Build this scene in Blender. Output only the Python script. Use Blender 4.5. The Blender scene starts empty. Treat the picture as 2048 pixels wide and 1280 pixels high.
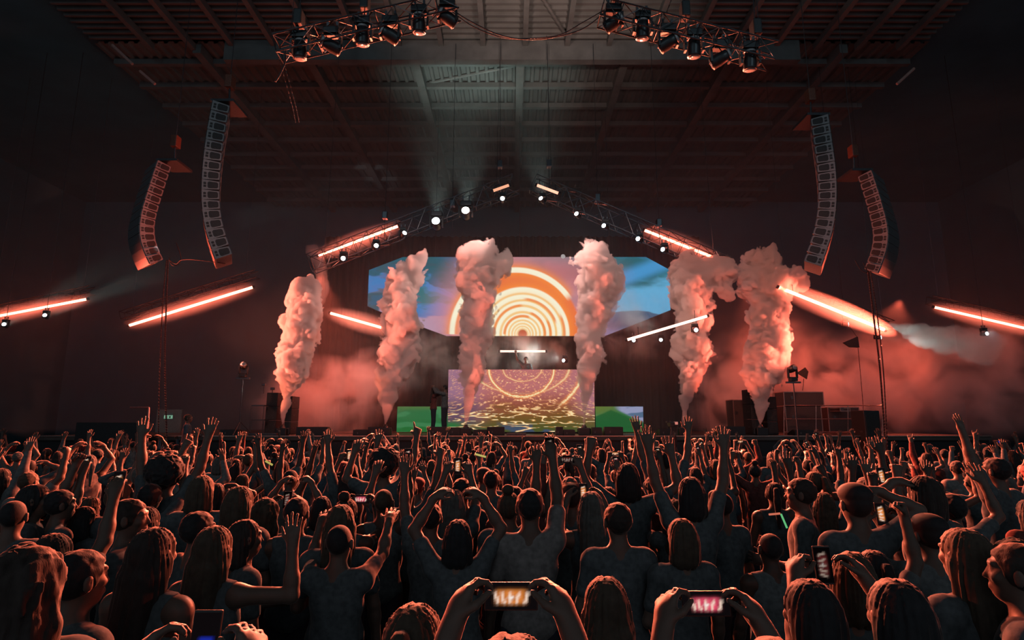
import bpy, bmesh, math, random
import numpy as np
from mathutils import Vector, Matrix, Quaternion

random.seed(11)
rng = np.random.default_rng(5)
SC = bpy.context.scene
COL = SC.collection

# ------------------------------------------------------------------ camera
FPX, PITCH, CAMZ = 1150.0, math.radians(9.87), 2.35
cam_d = bpy.data.cameras.new('camera'); cam = bpy.data.objects.new('camera', cam_d); COL.objects.link(cam)
cam.location = (0, 0, CAMZ); cam.rotation_euler = (math.pi/2 + PITCH, 0, 0)
cam_d.sensor_width = 36.0; cam_d.lens = 36.0*FPX/2048.0
cam_d.clip_start = 0.05; cam_d.clip_end = 300
SC.camera = cam
cT, sT = math.cos(PITCH), math.sin(PITCH)

def P(px, py, Y):
    """point of the place seen at photo pixel (px,py) and standing Y metres in front of the camera"""
    cx, cy = (px-1024.0)/FPX, (640.0-py)/FPX
    dy, dz = cT - cy*sT, sT + cy*cT
    t = Y/dy
    return Vector((cx*t, Y, CAMZ + dz*t))

def scale_at(px, py, Y):                      # metres per photo pixel there
    cy = (640.0-py)/FPX
    return Y/(cT - cy*sT)/FPX

# ------------------------------------------------------------------ world, exposure
world = bpy.data.worlds.new('World'); SC.world = world; world.use_nodes = True
bg = world.node_tree.nodes['Background']
bg.inputs[0].default_value = (0.74, 0.88, 1.0, 1); bg.inputs[1].default_value = 0.2
SC.view_settings.view_transform = 'Standard'; SC.view_settings.look = 'None'
SC.view_settings.exposure = 0.0; SC.view_settings.gamma = 1.0; SC.view_settings.use_curve_mapping = False
cy_ = SC.cycles
cy_.use_denoising = True
cy_.max_bounces = 8; cy_.diffuse_bounces = 0; cy_.glossy_bounces = 2; cy_.transmission_bounces = 3
cy_.volume_bounces = 6; cy_.transparent_max_bounces = 12
cy_.volume_step_rate = 1.0; cy_.volume_max_steps = 128
cy_.sample_clamp_indirect = 4.0; cy_.sample_clamp_direct = 0
cy_.use_light_tree = True
cy_.caustics_reflective = False; cy_.caustics_refractive = False

# ------------------------------------------------------------------ big lamps of the show (some sit in fixtures built further down, others are added without one)
def look(loc, tgt):
    return (Vector(tgt)-Vector(loc)).to_track_quat('-Z', 'Y').to_euler()
def spot(name, loc, tgt, col, power, ang=60, blend=0.6, r=0.12):
    d = bpy.data.lights.new(name, 'SPOT'); d.color = col; d.energy = power
    d.spot_size = math.radians(ang); d.spot_blend = blend; d.shadow_soft_size = r
    o = bpy.data.objects.new(name, d); COL.objects.link(o); o.location = loc; o.rotation_euler = look(loc, tgt)
    return o
def point(name, loc, col, power, r=0.2):
    d = bpy.data.lights.new(name, 'POINT'); d.color = col; d.energy = power; d.shadow_soft_size = r
    o = bpy.data.objects.new(name, d); COL.objects.link(o); o.location = loc
    return o
RED, ORA, WARM, COOL = (1, .13, .07), (1, .175, .085), (1, .32, .2), (.68, 1, .92)
CROWD_E = 1.7
# stage wash over the audience (chevron trusses, far sides, and two added beside the low tubes)
spot('wash_lamp', P(810, 464, 20.9), (-2.5, 6, 1.2), ORA, 9000*CROWD_E, 88)
spot('wash_lamp', P(718, 640, 20.6), (-3, 5, 1.5), ORA, 17000*CROWD_E, 100)
spot('wash_lamp', P(1262, 470, 20.9), (2.5, 6, 1.2), ORA, 9000*CROWD_E, 88)
spot('wash_lamp', P(1330, 666, 19.9), (3, 5, 1.5), ORA, 17000*CROWD_E, 100)
spot('wash_lamp', P(1044, 395, 21.1), (0, 7, 1.4), WARM, 9000*CROWD_E, 95)
spot('wash_lamp', P(90, 634, 21.2), (-3, 4, 1.4), RED, 4200*CROWD_E, 74)
spot('wash_lamp', P(1968, 662, 21.2), (4, 4, 1.4), RED, 4200*CROWD_E, 74)
# red lights added high and low without fixtures, colouring jets and smoke
spot('added_smoke_light', P(640, 545, 27.5), P(670, 810, 25.4), RED, 3600, 52)
spot('added_smoke_light', P(1500, 540, 28), P(1560, 770, 26), RED, 2600, 60)
spot('added_smoke_light', P(1800, 600, 28.5), P(1740, 800, 26), RED, 2400, 60)
spot('added_blue_fill', (-9, -5, 15.5), (-6, 30, 7), (.55, .85, 1), 800, 100, 1.0, 1.0)  # added pair of blue fill lights behind the camera, lifting the dark tones
spot('added_blue_fill', (9, -5, 15.5), (6, 30, 7), (.55, .85, 1), 800, 100, 1.0, 1.0)
spot('added_smoke_light', P(700, 862, 20.9), P(735, 600, 21.6), ORA, 260, 80)
spot('added_smoke_light', P(1430, 862, 20.9), P(1470, 600, 21.6), RED, 500, 80)
spot('added_smoke_light', P(515, 862, 20.9), P(570, 640, 21.4), ORA, 330, 80)
# pinkish lights added at the unlit top-truss fixtures, keying the jets from the front
spot('added_key_light', P(893, 62, 11), P(900, 610, 21.4), (1, .62, .52), 1500, 44)
spot('added_key_light', P(1228, 70, 11), P(1180, 610, 21.4), (1, .62, .52), 1500, 44)
spot('added_key_light', P(663, 100, 11), P(640, 650, 21.4), (1, .36, .26), 1700, 36)
spot('added_key_light', P(1440, 128, 11), P(1450, 620, 21.4), (1, .33, .22), 1900, 38)
# lights added in mid-air at the sides and by the chevron, modelling the jets
spot('added_jet_light', (-15.5, 20.2, 5.5), P(700, 650, 21.4), (1, .2, .12), 15000, 36, .5)
spot('added_jet_light', (15.5, 20.2, 5.5), P(1440, 640, 21.4), (1, .15, .085), 25000, 36, .5)
spot('added_jet_light', P(1005, 396, 20.9), P(800, 640, 21.4), (1, .5, .42), 1300, 60, .8)
spot('added_jet_light', P(1085, 398, 20.9), P(1230, 640, 21.4), (1, .5, .42), 1300, 60, .8)
# white beams of the chevron trusses and the far sides
spot('beam_lamp', P(873, 446, 21.8), P(885, 200, 24), COOL, 1000, 46, 1.0)
spot('beam_lamp', P(932, 425, 21.8), P(945, 180, 24), COOL, 1000, 46, 1.0)
spot('beam_lamp', P(1085, 400, 21.8), P(1060, 180, 24), COOL, 700, 50, 1.0)
spot('beam_lamp', P(1690, 648, 23.5), P(1960, 676, 23.5), COOL, 900, 13, .5)
spot('beam_lamp', P(1752, 674, 23.4), P(1960, 700, 23.3), COOL, 900, 16, .5)
spot('beam_lamp', P(94, 632, 23), P(420, 500, 21.5), COOL, 2600, 14, .8)
spot('beam_lamp', P(11, 651, 23), P(300, 480, 21.5), COOL, 2600, 14, .8)
spot('beam_lamp', P(1322, 680, 25), P(1200, 560, 25.5), COOL, 700, 60, 1.0)
spot('beam_lamp', P(1130, 722, 25.4), P(960, 690, 25.2), (.9, 1, .9), 900, 70, 1.0)
spot('added_rim_light', P(1075, 684, 26.6), P(1046, 735, 25.2), (.9, .95, .9), 110, 50, .6)  # added backlight rimming the performer, no fixture here
# warm light thrown up on the roof
spot('roof_lamp', P(790, 25, 12), (-1.0, 18.5, 18), (1, .72, .6), 1700, 62, 1.0)
spot('roof_lamp', P(1285, 25, 12), (2.5, 18.5, 18), (1, .72, .6), 1700, 62, 1.0)

spot('added_array_light', P(780, 78, 11)+Vector((0, 0, -.3)), P(425, 400, 16), (1, .45, .36), 420, 30, .8)  # added reddish pair brightening the tall speaker columns, no lit fixture here
spot('added_array_light', P(1285, 80, 11)+Vector((0, 0, -.3)), P(1665, 420, 16), (1, .36, .28), 420, 30, .8)

# ------------------------------------------------------------------ helpers: materials
MATS = {}
def srgb(r, g, b):
    f = lambda c: (c/255/12.92) if c <= 10 else ((c/255+.055)/1.055)**2.4
    return (f(r), f(g), f(b), 1)
def mat(name, col, rough=.6, metal=0., emit=None, es=0., sheen=0., noise=.25, nscale=30., bump=0., spec=.5, bscale=None):
    if name in MATS: return MATS[name]
    m = bpy.data.materials.new(name); m.use_nodes = True; nt = m.node_tree; b = nt.nodes['Principled BSDF']
    col = tuple(col)[:3]
    b.inputs['Roughness'].default_value = rough; b.inputs['Metallic'].default_value = metal
    b.inputs['Specular IOR Level'].default_value = spec
    tc = nt.nodes.new('ShaderNodeTexCoord'); nz = nt.nodes.new('ShaderNodeTexNoise')
    nz.inputs['Scale'].default_value = nscale; nz.inputs['Detail'].default_value = 4
    nt.links.new(tc.outputs['Object'], nz.inputs['Vector'])
    rp = nt.nodes.new('ShaderNodeValToRGB')
    rp.color_ramp.elements[0].position = .3; rp.color_ramp.elements[1].position = .7
    rp.color_ramp.elements[0].color = tuple(c*(1-noise) for c in col)+(1,)
    rp.color_ramp.elements[1].color = tuple(min(1, c*(1+noise)) for c in col)+(1,)
    nt.links.new(nz.outputs['Fac'], rp.inputs[0]); nt.links.new(rp.outputs[0], b.inputs['Base Color'])
    if sheen:
        b.inputs['Sheen Weight'].default_value = sheen; b.inputs['Sheen Roughness'].default_value = .3
        b.inputs['Sheen Tint'].default_value = (1, .8, .7, 1)
    if emit:
        b.inputs['Emission Color'].default_value = tuple(emit)[:3]+(1,); b.inputs['Emission Strength'].default_value = es
    if bump:
        bp = nt.nodes.new('ShaderNodeBump'); bp.inputs['Strength'].default_value = bump; bp.inputs['Distance'].default_value = .01
        if bscale:
            mp = nt.nodes.new('ShaderNodeMapping'); mp.inputs['Scale'].default_value = bscale
            n2 = nt.nodes.new('ShaderNodeTexNoise'); n2.inputs['Scale'].default_value = 1.0; n2.inputs['Detail'].default_value = 3
            nt.links.new(tc.outputs['Object'], mp.inputs[0]); nt.links.new(mp.outputs[0], n2.inputs['Vector']); nt.links.new(n2.outputs['Fac'], bp.inputs['Height'])
        else: nt.links.new(nz.outputs['Fac'], bp.inputs['Height'])
        nt.links.new(bp.outputs[0], b.inputs['Normal'])
    MATS[name] = m
    return m
def glow(name, col, s):
    if name in MATS: return MATS[name]
    m = bpy.data.materials.new(name); m.use_nodes = True; nt = m.node_tree; nt.nodes.clear()
    o = nt.nodes.new('ShaderNodeOutputMaterial'); e = nt.nodes.new('ShaderNodeEmission')
    e.inputs[0].default_value = tuple(col)[:3]+(1,); e.inputs[1].default_value = s
    nt.links.new(e.outputs[0], o.inputs[0]); MATS[name] = m; return m
def glow_attr(name, s):
    if name in MATS: return MATS[name]
    m = bpy.data.materials.new(name); m.use_nodes = True; nt = m.node_tree; nt.nodes.clear()
    o = nt.nodes.new('ShaderNodeOutputMaterial'); e = nt.nodes.new('ShaderNodeEmission'); a = nt.nodes.new('ShaderNodeAttribute')
    a.attribute_name = 'col'; e.inputs[1].default_value = s
    nt.links.new(a.outputs['Color'], e.inputs[0]); nt.links.new(e.outputs[0], o.inputs[0]); MATS[name] = m; return m
def bank_mat(name, dens, scale, thr, col=(.95, .9, .9)):
    m = bpy.data.materials.new(name); m.use_nodes = True; nt = m.node_tree; nt.nodes.clear(); N = nt.nodes.new; L = nt.links.new
    o = N('ShaderNodeOutputMaterial'); v = N('ShaderNodeVolumePrincipled'); v.inputs['Color'].default_value = tuple(col)+(1,)
    tc = N('ShaderNodeTexCoord'); ln = N('ShaderNodeVectorMath'); ln.operation = 'LENGTH'; L(tc.outputs['Object'], ln.inputs[0])
    fo = N('ShaderNodeMapRange'); fo.inputs[1].default_value = 1.0; fo.inputs[2].default_value = .25; L(ln.outputs['Value'], fo.inputs[0])
    ge = N('ShaderNodeNewGeometry'); nz = N('ShaderNodeTexNoise'); nz.inputs['Scale'].default_value = scale; nz.inputs['Detail'].default_value = 4; nz.inputs['Distortion'].default_value = .6
    L(ge.outputs['Position'], nz.inputs['Vector'])
    mr = N('ShaderNodeMapRange'); mr.inputs[1].default_value = thr; mr.inputs[2].default_value = thr+.16; L(nz.outputs['Fac'], mr.inputs[0])
    m1 = N('ShaderNodeMath'); m1.operation = 'MULTIPLY'; L(fo.outputs[0], m1.inputs[0]); L(mr.outputs[0], m1.inputs[1])
    m2 = N('ShaderNodeMath'); m2.operation = 'MULTIPLY'; L(m1.outputs[0], m2.inputs[0]); m2.inputs[1].default_value = dens
    L(m2.outputs[0], v.inputs['Density']); L(v.outputs[0], o.inputs['Volume']); return m
def smoke_mat(name, dens, col=(.95, .95, .95), aniso=0.0):
    if name in MATS: return MATS[name]
    m = bpy.data.materials.new(name); m.use_nodes = True; nt = m.node_tree; nt.nodes.clear()
    o = nt.nodes.new('ShaderNodeOutputMaterial'); v = nt.nodes.new('ShaderNodeVolumePrincipled')
    v.inputs['Color'].default_value = tuple(col)+(1,); v.inputs['Density'].default_value = dens
    v.inputs['Anisotropy'].default_value = aniso
    nt.links.new(v.outputs[0], o.inputs['Volume']); MATS[name] = m; return m

# ------------------------------------------------------------------ helpers: meshes and objects
def put(o, parent=None):
    COL.objects.link(o)
    if parent is not None: o.parent = parent
    return o
def tag(o, label=None, cat=None, group=None, kind=None):
    if label: o['label'] = label
    if cat: o['category'] = cat
    if group: o['group'] = group
    if kind: o['kind'] = kind
    return o
def empty(name, loc=(0, 0, 0), rot=(0, 0, 0)):
    o = bpy.data.objects.new(name, None); o.location = loc; o.rotation_euler = rot; o.empty_display_size = .1
    return put(o)
def mesh_np(name, v, f, smooth=True):
    me = bpy.data.meshes.new(name); v = np.asarray(v, np.float32); f = np.asarray(f, np.int32)
    me.vertices.add(len(v)); me.vertices.foreach_set('co', v.ravel())
    n, k = f.shape
    me.loops.add(n*k); me.loops.foreach_set('vertex_index', f.ravel())
    me.polygons.add(n); me.polygons.foreach_set('loop_start', np.arange(0, n*k, k, dtype=np.int32))
    me.polygons.foreach_set('use_smooth', np.full(n, smooth))
    me.update(calc_edges=True); return me
def mobj(name, me, m, parent=None):
    if m is not None and not me.materials: me.materials.append(m)
    return put(bpy.data.objects.new(name, me), parent)
class MB:
    """collects shapes for ONE mesh object"""
    def __init__(s): s.b = bmesh.new()
    def box(s, c, d, M=None, bev=0.):
        r = bmesh.ops.create_cube(s.b, size=1.0); vs = r['verts']
        T = Matrix.Translation(c) @ (M.to_4x4() if M is not None else Matrix.Identity(4)) @ Matrix.Diagonal((d[0], d[1], d[2], 1))
        bmesh.ops.transform(s.b, matrix=T, verts=vs)
        if bev:
            es = list({e for v in vs for e in v.link_edges}); bmesh.ops.bevel(s.b, geom=es, offset=bev, segments=2, affect='EDGES', profile=.6)
        return s
    def tube(s, a, b, r, r2=None, n=8, cap=True):
        a, b = Vector(a), Vector(b); d = b-a; L = d.length
        if L < 1e-6: return s
        q = bmesh.ops.create_cone(s.b, cap_ends=cap, segments=n, radius1=r, radius2=r if r2 is None else r2, depth=L)
        T = Matrix.Translation((a+b)/2) @ d.to_track_quat('Z', 'Y').to_matrix().to_4x4()
        bmesh.ops.transform(s.b, matrix=T, verts=q['verts']); return s
    def path(s, pts, r, n=6):
        for i in range(len(pts)-1): s.tube(pts[i], pts[i+1], r, n=n)
        return s
    def ball(s, c, r, sc=(1, 1, 1), n=12, M=None):
        q = bmesh.ops.create_uvsphere(s.b, u_segments=n, v_segments=max(6, n//2+2), radius=r)
        T = Matrix.Translation(c) @ (M.to_4x4() if M is not None else Matrix.Identity(4)) @ Matrix.Diagonal((sc[0], sc[1], sc[2], 1))
        bmesh.ops.transform(s.b, matrix=T, verts=q['verts']); return s
    def lathe(s, prof, c=(0, 0, 0), M=None, n=20):
        rings = []
        for (r, z) in prof:
            rings.append([s.b.verts.new((r*math.cos(2*math.pi*k/n), r*math.sin(2*math.pi*k/n), z)) for k in range(n)])
        for a, b in zip(rings, rings[1:]):
            for k in range(n): s.b.faces.new((a[k], a[(k+1) % n], b[(k+1) % n], b[k]))
        s.b.faces.new(rings[0][::-1]); s.b.faces.new(rings[-1])
        T = Matrix.Translation(c) @ (M.to_4x4() if M is not None else Matrix.Identity(4))
        bmesh.ops.transform(s.b, matrix=T, verts=[v for r in rings for v in r]); return s
    def prism(s, poly, y0, y1):                # polygon in x,z; extruded along y
        a = [s.b.verts.new((x, y0, z)) for x, z in poly]; b = [s.b.verts.new((x, y1, z)) for x, z in poly]
        n = len(poly); s.b.faces.new(a); s.b.faces.new(b[::-1])
        for k in range(n): s.b.faces.new((a[k], b[k], b[(k+1) % n], a[(k+1) % n]))
        return s
    def build(s, name, m, parent=None, smooth=False):
        bmesh.ops.recalc_face_normals(s.b, faces=s.b.faces)
        me = bpy.data.meshes.new(name); s.b.to_mesh(me); s.b.free()
        if smooth:
            for p in me.polygons: p.use_smooth = True
        me.materials.append(m)
        return put(bpy.data.objects.new(name, me), parent)
def kids(o): return [c for c in bpy.data.objects if c.parent == o]
TREE = {}
def copy_tree(o, parent=None, table=None):
    if table is None:
        table = {}
        for c in COL.objects:
            if c.parent is not None: table.setdefault(c.parent.name, []).append(c)
    c = o.copy(); COL.objects.link(c); c.parent = parent
    for ch in table.get(o.name, []): copy_tree(ch, c, table)
    return c

# ------------------------------------------------------------------ helpers: noise and implicit surfaces
def _hash(i, j, k, seed):
    h = (i.astype(np.int64)*374761393 + j.astype(np.int64)*668265263 + k.astype(np.int64)*2147483647 + seed*1442695041) & 0xffffffff
    h = ((h ^ (h >> 13))*1274126177) & 0xffffffff
    h = ((h ^ (h >> 16))*2246822519) & 0xffffffff
    return ((h ^ (h >> 15)) & 0xffff).astype(np.float32)/65535.0
def vnoise(x, y, z, seed=0):
    x0, y0, z0 = np.floor(x), np.floor(y), np.floor(z)
    fx, fy, fz = x-x0, y-y0, z-z0
    fx, fy, fz = fx*fx*(3-2*fx), fy*fy*(3-2*fy), fz*fz*(3-2*fz)
    i, j, k = x0.astype(np.int32), y0.astype(np.int32), z0.astype(np.int32)
    r = 0
    for a in (0, 1):
        for b in (0, 1):
            for c in (0, 1):
                r = r + _hash(i+a, j+b, k+c, seed)*(fx if a else 1-fx)*(fy if b else 1-fy)*(fz if c else 1-fz)
    return r
def fbm(x, y, z, o=4, seed=0, billow=False):
    s, a, t = 0, 1.0, 0
    for q in range(o):
        n = vnoise(x*2**q+q*17.3, y*2**q-q*9.1, z*2**q+q*5.7, seed+q)
        if billow: n = 1-np.abs(2*n-1)
        s = s + a*n; t += a; a *= .5
    return s/t
def surface_nets(X, Y, Z, F):
    """iso-surface F=0 on a rectilinear grid; returns verts, quads"""
    S = F < 0
    c = np.zeros(tuple(n-1 for n in F.shape), np.int8)
    for a in (0, 1):
        for b in (0, 1):
            for d in (0, 1):
                c += S[a:a+c.shape[0], b:b+c.shape[1], d:d+c.shape[2]]
    act = (c > 0) & (c < 8)
    I, J, K = np.nonzero(act)
    idx = np.full(c.shape, -1, np.int32); idx[I, J, K] = np.arange(len(I))
    cor = [(a, b, d) for a in (0, 1) for b in (0, 1) for d in (0, 1)]
    acc = np.zeros((len(I), 3)); cnt = np.zeros(len(I))
    for m, p in enumerate(cor):
        for q in cor[m+1:]:
            if sum(abs(u-w) for u, w in zip(p, q)) != 1: continue
            f0 = F[I+p[0], J+p[1], K+p[2]]; f1 = F[I+q[0], J+q[1], K+q[2]]
            msk = (f0 < 0) != (f1 < 0)
            t = np.where(msk, f0/(f0-f1+1e-20), 0)
            for ax, G, Q in ((0, X, I), (1, Y, J), (2, Z, K)):
                a0 = G[Q+p[ax]]; a1 = G[Q+q[ax]]
                acc[:, ax] += np.where(msk, a0+(a1-a0)*t, 0)
            cnt += msk
    V = acc/np.maximum(cnt, 1)[:, None]
    quads = []
    for ax in range(3):
        A = S.take(range(0, S.shape[ax]-1), ax); B = S.take(range(1, S.shape[ax]), ax)
        ch = A != B
        ii = list(np.nonzero(ch)); o1, o2 = [x for x in range(3) if x != ax]
        ok = (ii[o1] > 0) & (ii[o2] > 0) & (ii[o1] < c.shape[o1]) & (ii[o2] < c.shape[o2])
        ii = [x[ok] for x in ii]; neg = A[tuple(ii)]
        def g(d1, d2):
            q = [x.copy() for x in ii]; q[o1] -= d1; q[o2] -= d2
            return idx[tuple(q)]
        qd = np.stack([g(1, 1), g(0, 1), g(0, 0), g(1, 0)], 1)
        fl = neg if ax != 1 else ~neg
        qd = np.where(fl[:, None], qd, qd[:, ::-1])
        quads.append(qd)
    Q = np.concatenate(quads); Q = Q[(Q >= 0).all(1)]
    return V, Q
def worley(x, y, z, seed=0):
    i, j, k = np.floor(x), np.floor(y), np.floor(z); best = np.full(np.shape(x), 9., np.float32)
    for a in (-1, 0, 1):
        for b in (-1, 0, 1):
            for c in (-1, 0, 1):
                u, v, w = (i+a).astype(np.int32), (j+b).astype(np.int32), (k+c).astype(np.int32)
                d = (u+_hash(u, v, w, seed)-x)**2+(v+_hash(u, v, w, seed+77)-y)**2+(w+_hash(u, v, w, seed+154)-z)**2
                best = np.minimum(best, d)
    return best
class SDF:
    def __init__(s, lo, hi, h, zs=None):
        s.X = np.arange(lo[0], hi[0]+h, h); s.Y = np.arange(lo[1], hi[1]+h, h)
        s.Z = np.arange(lo[2], hi[2]+h, h) if zs is None else zs
        s.F = np.full((len(s.X), len(s.Y), len(s.Z)), .3, np.float32)
    def sub(s, lo, hi):
        q = []
        for G, a, b in ((s.X, lo[0], hi[0]), (s.Y, lo[1], hi[1]), (s.Z, lo[2], hi[2])):
            i, j = np.searchsorted(G, a), np.searchsorted(G, b, 'right')
            if j <= i: return None
            q.append(slice(i, j))
        return tuple(q), np.meshgrid(s.X[q[0]], s.Y[q[1]], s.Z[q[2]], indexing='ij', sparse=True)
    def mix(s, sl, d, k, op):
        a = s.F[sl]
        if op == 'add':
            if k > 0:
                h = np.clip(.5+.5*(a-d)/k, 0, 1); s.F[sl] = a*(1-h)+d*h-k*h*(1-h)
            else: s.F[sl] = np.minimum(a, d)
        else:
            d = -d
            if k > 0:
                h = np.clip(.5-.5*(a-d)/k, 0, 1); s.F[sl] = a*(1-h)+d*h+k*h*(1-h)
            else: s.F[sl] = np.maximum(a, d)
    def cap(s, a, b, ra, rb=None, k=.02, op='add'):
        rb = ra if rb is None else rb
        a, b = np.array(a, float), np.array(b, float); m = max(ra, rb)+k+.04
        r = s.sub(np.minimum(a, b)-m, np.maximum(a, b)+m)
        if r is None: return s
        sl, (x, y, z) = r; ba = b-a; L = max(ba@ba, 1e-9)
        t = np.clip(((x-a[0])*ba[0]+(y-a[1])*ba[1]+(z-a[2])*ba[2])/L, 0, 1)
        d = np.sqrt((x-a[0]-t*ba[0])**2+(y-a[1]-t*ba[1])**2+(z-a[2]-t*ba[2])**2)-(ra+(rb-ra)*t)
        s.mix(sl, d.astype(np.float32), k, op); return s
    def ell(s, c, r, k=.02, op='add', rot=None):
        c, r = np.array(c, float), np.array(r, float); m = r.max()+k+.04
        q = s.sub(c-m, c+m)
        if q is None: return s
        sl, (x, y, z) = q; x, y, z = x-c[0], y-c[1], z-c[2]
        if rot is not None:
            R = np.array(rot)
            x, y, z = R[0][0]*x+R[1][0]*y+R[2][0]*z, R[0][1]*x+R[1][1]*y+R[2][1]*z, R[0][2]*x+R[1][2]*y+R[2][2]*z
        k0 = np.sqrt((x/r[0])**2+(y/r[1])**2+(z/r[2])**2); k1 = np.sqrt((x/r[0]**2)**2+(y/r[1]**2)**2+(z/r[2]**2)**2)
        d = k0*(k0-1)/np.maximum(k1, 1e-6)
        s.mix(sl, d.astype(np.float32), k, op); return s
    def mesh(s, name):
        F = s.F; F[0] = F[-1] = .3; F[:, 0] = F[:, -1] = .3; F[:, :, 0] = F[:, :, -1] = .3
        V, Q = surface_nets(s.X, s.Y, s.Z, F)
        return mesh_np(name, V, Q)
# ------------------------------------------------------------------ materials used in the hall
M_black = mat('black_paint', (.02, .02, .022), .55, noise=.2)
M_steel = mat('dark_steel', (.10, .10, .11), .35, .7, noise=.2)
M_alu = mat('truss_aluminium', (.13, .13, .14), .35, .9, noise=.15)
M_plastic = mat('black_plastic', (.018, .018, .02), .38, noise=.15)
M_cable = mat('cable_rubber', (.05, .03, .03), .45)
M_cab = mat('speaker_lacquer', (.30, .27, .27), .5, noise=.2)
M_cabdark = mat('speaker_recess', (.03, .027, .027), .6)
M_grille = mat('speaker_grille', (.16, .17, .18), .45, .3, nscale=200)
M_wall = mat('hall_wall', (.055, .16, .21), .9, noise=.15, nscale=.6)
M_floor = mat('hall_floor', (.05, .05, .05), .7, noise=.3, nscale=2)
M_roof = mat('roof_sheet', (.15, .145, .14), .55, .2, noise=.2, nscale=1.2)
M_beam = mat('roof_steel', (.15, .145, .14), .6, .1, noise=.2, nscale=1.5)
M_lens = mat('lens_glass', (.35, .38, .4), .08, 0, noise=.05, spec=1)

# ------------------------------------------------------------------ the hall
def struct(name, mb, m, smooth=False):
    o = mb.build(name, m, None, smooth); o['kind'] = 'structure'; return o
struct('floor', MB().box((0, 17, -.05), (64, 48, .1)), M_floor)
struct('wall_back', MB().box((0, 41, 9.5), (64, .3, 19)), M_wall)
struct('wall_left', MB().box((-32, 17, 9.5), (.3, 48, 19)), M_wall)
struct('wall_right', MB().box((32, 17, 9.5), (.3, 48, 19)), M_wall)
ZR = 18.0
def corrugated(axis, a0, a1, b0, b1, pitch, dep, z):
    """trapezoid sheet: ribs repeat along axis between a0 and a1, run from b0 to b1"""
    pr = []; a = a0
    while a < a1:
        pr += [(a, z), (a+pitch*.28, z), (a+pitch*.40, z+dep), (a+pitch*.88, z+dep)]; a += pitch
    V, Fq = [], []
    for (t, zz) in pr:
        for b in (b0, b1):
            for th in (0, .01): V.append((t, b, zz+th) if axis == 0 else (b, t, zz+th))
    for i in range(len(pr)-1):
        k, n = i*4, i*4+4
        Fq += [(k, k+2, n+2, n), (k+1, n+1, n+3, k+3)]
    return mesh_np('roof', V, Fq, False)
o = mobj('ceiling', corrugated(1, 11.0, 21.8, -17.6, 17.4, .34, .13, ZR), M_roof); o['kind'] = 'structure'
o = mobj('ceiling', corrugated(0, -17.6, 17.4, 21.9, 41, .42, .10, ZR), M_roof); o['kind'] = 'structure'
struct('ceiling', MB().box((0, 18, ZR+.5), (64, 50, .2)), M_wall)
b = MB()
for k in range(-9, 10): b.box((k*1.75+.55, 16.5, ZR-.14), (.20, 10.9, .28))
struct('roof_beam', b, M_beam)
b = MB()
for k in range(-3, 4): b.box((k*4.55+.35, 31.4, ZR-.2), (.34, 18.9, .4))
struct('roof_beam', b, M_beam)
b = MB()
for k in range(10): b.box((0, 23.05+k*1.78, ZR-.12), (35, .22, .24))
struct('roof_beam', b, M_beam)
struct('roof_beam', MB().box((0, 21.85, ZR-.45), (24, .35, .9)), M_beam)
b = MB()
for (p, q) in (((1085, -5), (1137, 78)),):
    b.tube(P(p[0], p[1], 19.2), P(q[0], q[1], 21.5), .07)
for (p, q) in (((860, 165), (1045, 128)), ((868, 115), (1040, 128)), ((1040, 118), (880, 112))):
    b.tube(P(p[0], p[1], 23.0+(p[1]-118)*.038), P(q[0], q[1], 23.0+(q[1]-118)*.038), .08)
struct('roof_beam', b, M_beam)
# faint diagonal struts on the dark side walls
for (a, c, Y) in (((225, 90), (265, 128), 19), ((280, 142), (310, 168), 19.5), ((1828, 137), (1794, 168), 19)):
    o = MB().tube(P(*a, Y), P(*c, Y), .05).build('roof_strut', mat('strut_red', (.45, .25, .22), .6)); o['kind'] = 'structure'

# ------------------------------------------------------------------ stage
st = empty('stage_deck', (0, 21, 0))
tag(st, 'low black stage running the full width behind the crowd', 'stage')
MB().box((0, 6.2, 1.72), (34, 12.8, .16), bev=.01).build('deck', mat('stage_deck_top', (.10, .075, .065), .45, noise=.3, nscale=1.5), st)
MB().box((0, .05, .82), (34, .25, 1.64)).build('front_skirt', M_black, st)
MB().box((0, -.24, 1.79), (34, .05, .03)).build('edge_rail', mat('edge_metal', (.5, .42, .36), .3, .8), st)
# black masking drape behind the screens
dr = MB()
n = 260; X = np.linspace(-10.5, 10.5, n)
V = []
for i, x in enumerate(X):
    y = 31.0+.12*math.sin(i*1.3)+.05*math.sin(i*.37)
    for z in (1.8, 12.5): V.append((x, y, z))
for i, x in enumerate(X):
    y = 31.06+.12*math.sin(i*1.3)+.05*math.sin(i*.37)
    for z in (1.8, 12.5): V.append((x, y, z))
Fq = [(2*i, 2*i+2, 2*i+3, 2*i+1) for i in range(n-1)]+[(2*n+2*i, 2*n+2*i+1, 2*n+2*i+3, 2*n+2*i+2) for i in range(n-1)]
tag(mobj('backdrop_curtain', mesh_np('drape', V, Fq), mat('black_drape', (.02, .02, .024), .95, noise=.1)), 'black pleated drape hanging behind the screens', 'curtain')
# DJ riser behind the front screen
rs = MB().box((P(1042, 750, 25.5).x, 25.55, 2.9), (6.2, 2.3, 2.2), bev=.02).build('riser', M_black)
tag(rs, 'black riser behind the rippling water screen, under the performer', 'platform')

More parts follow.
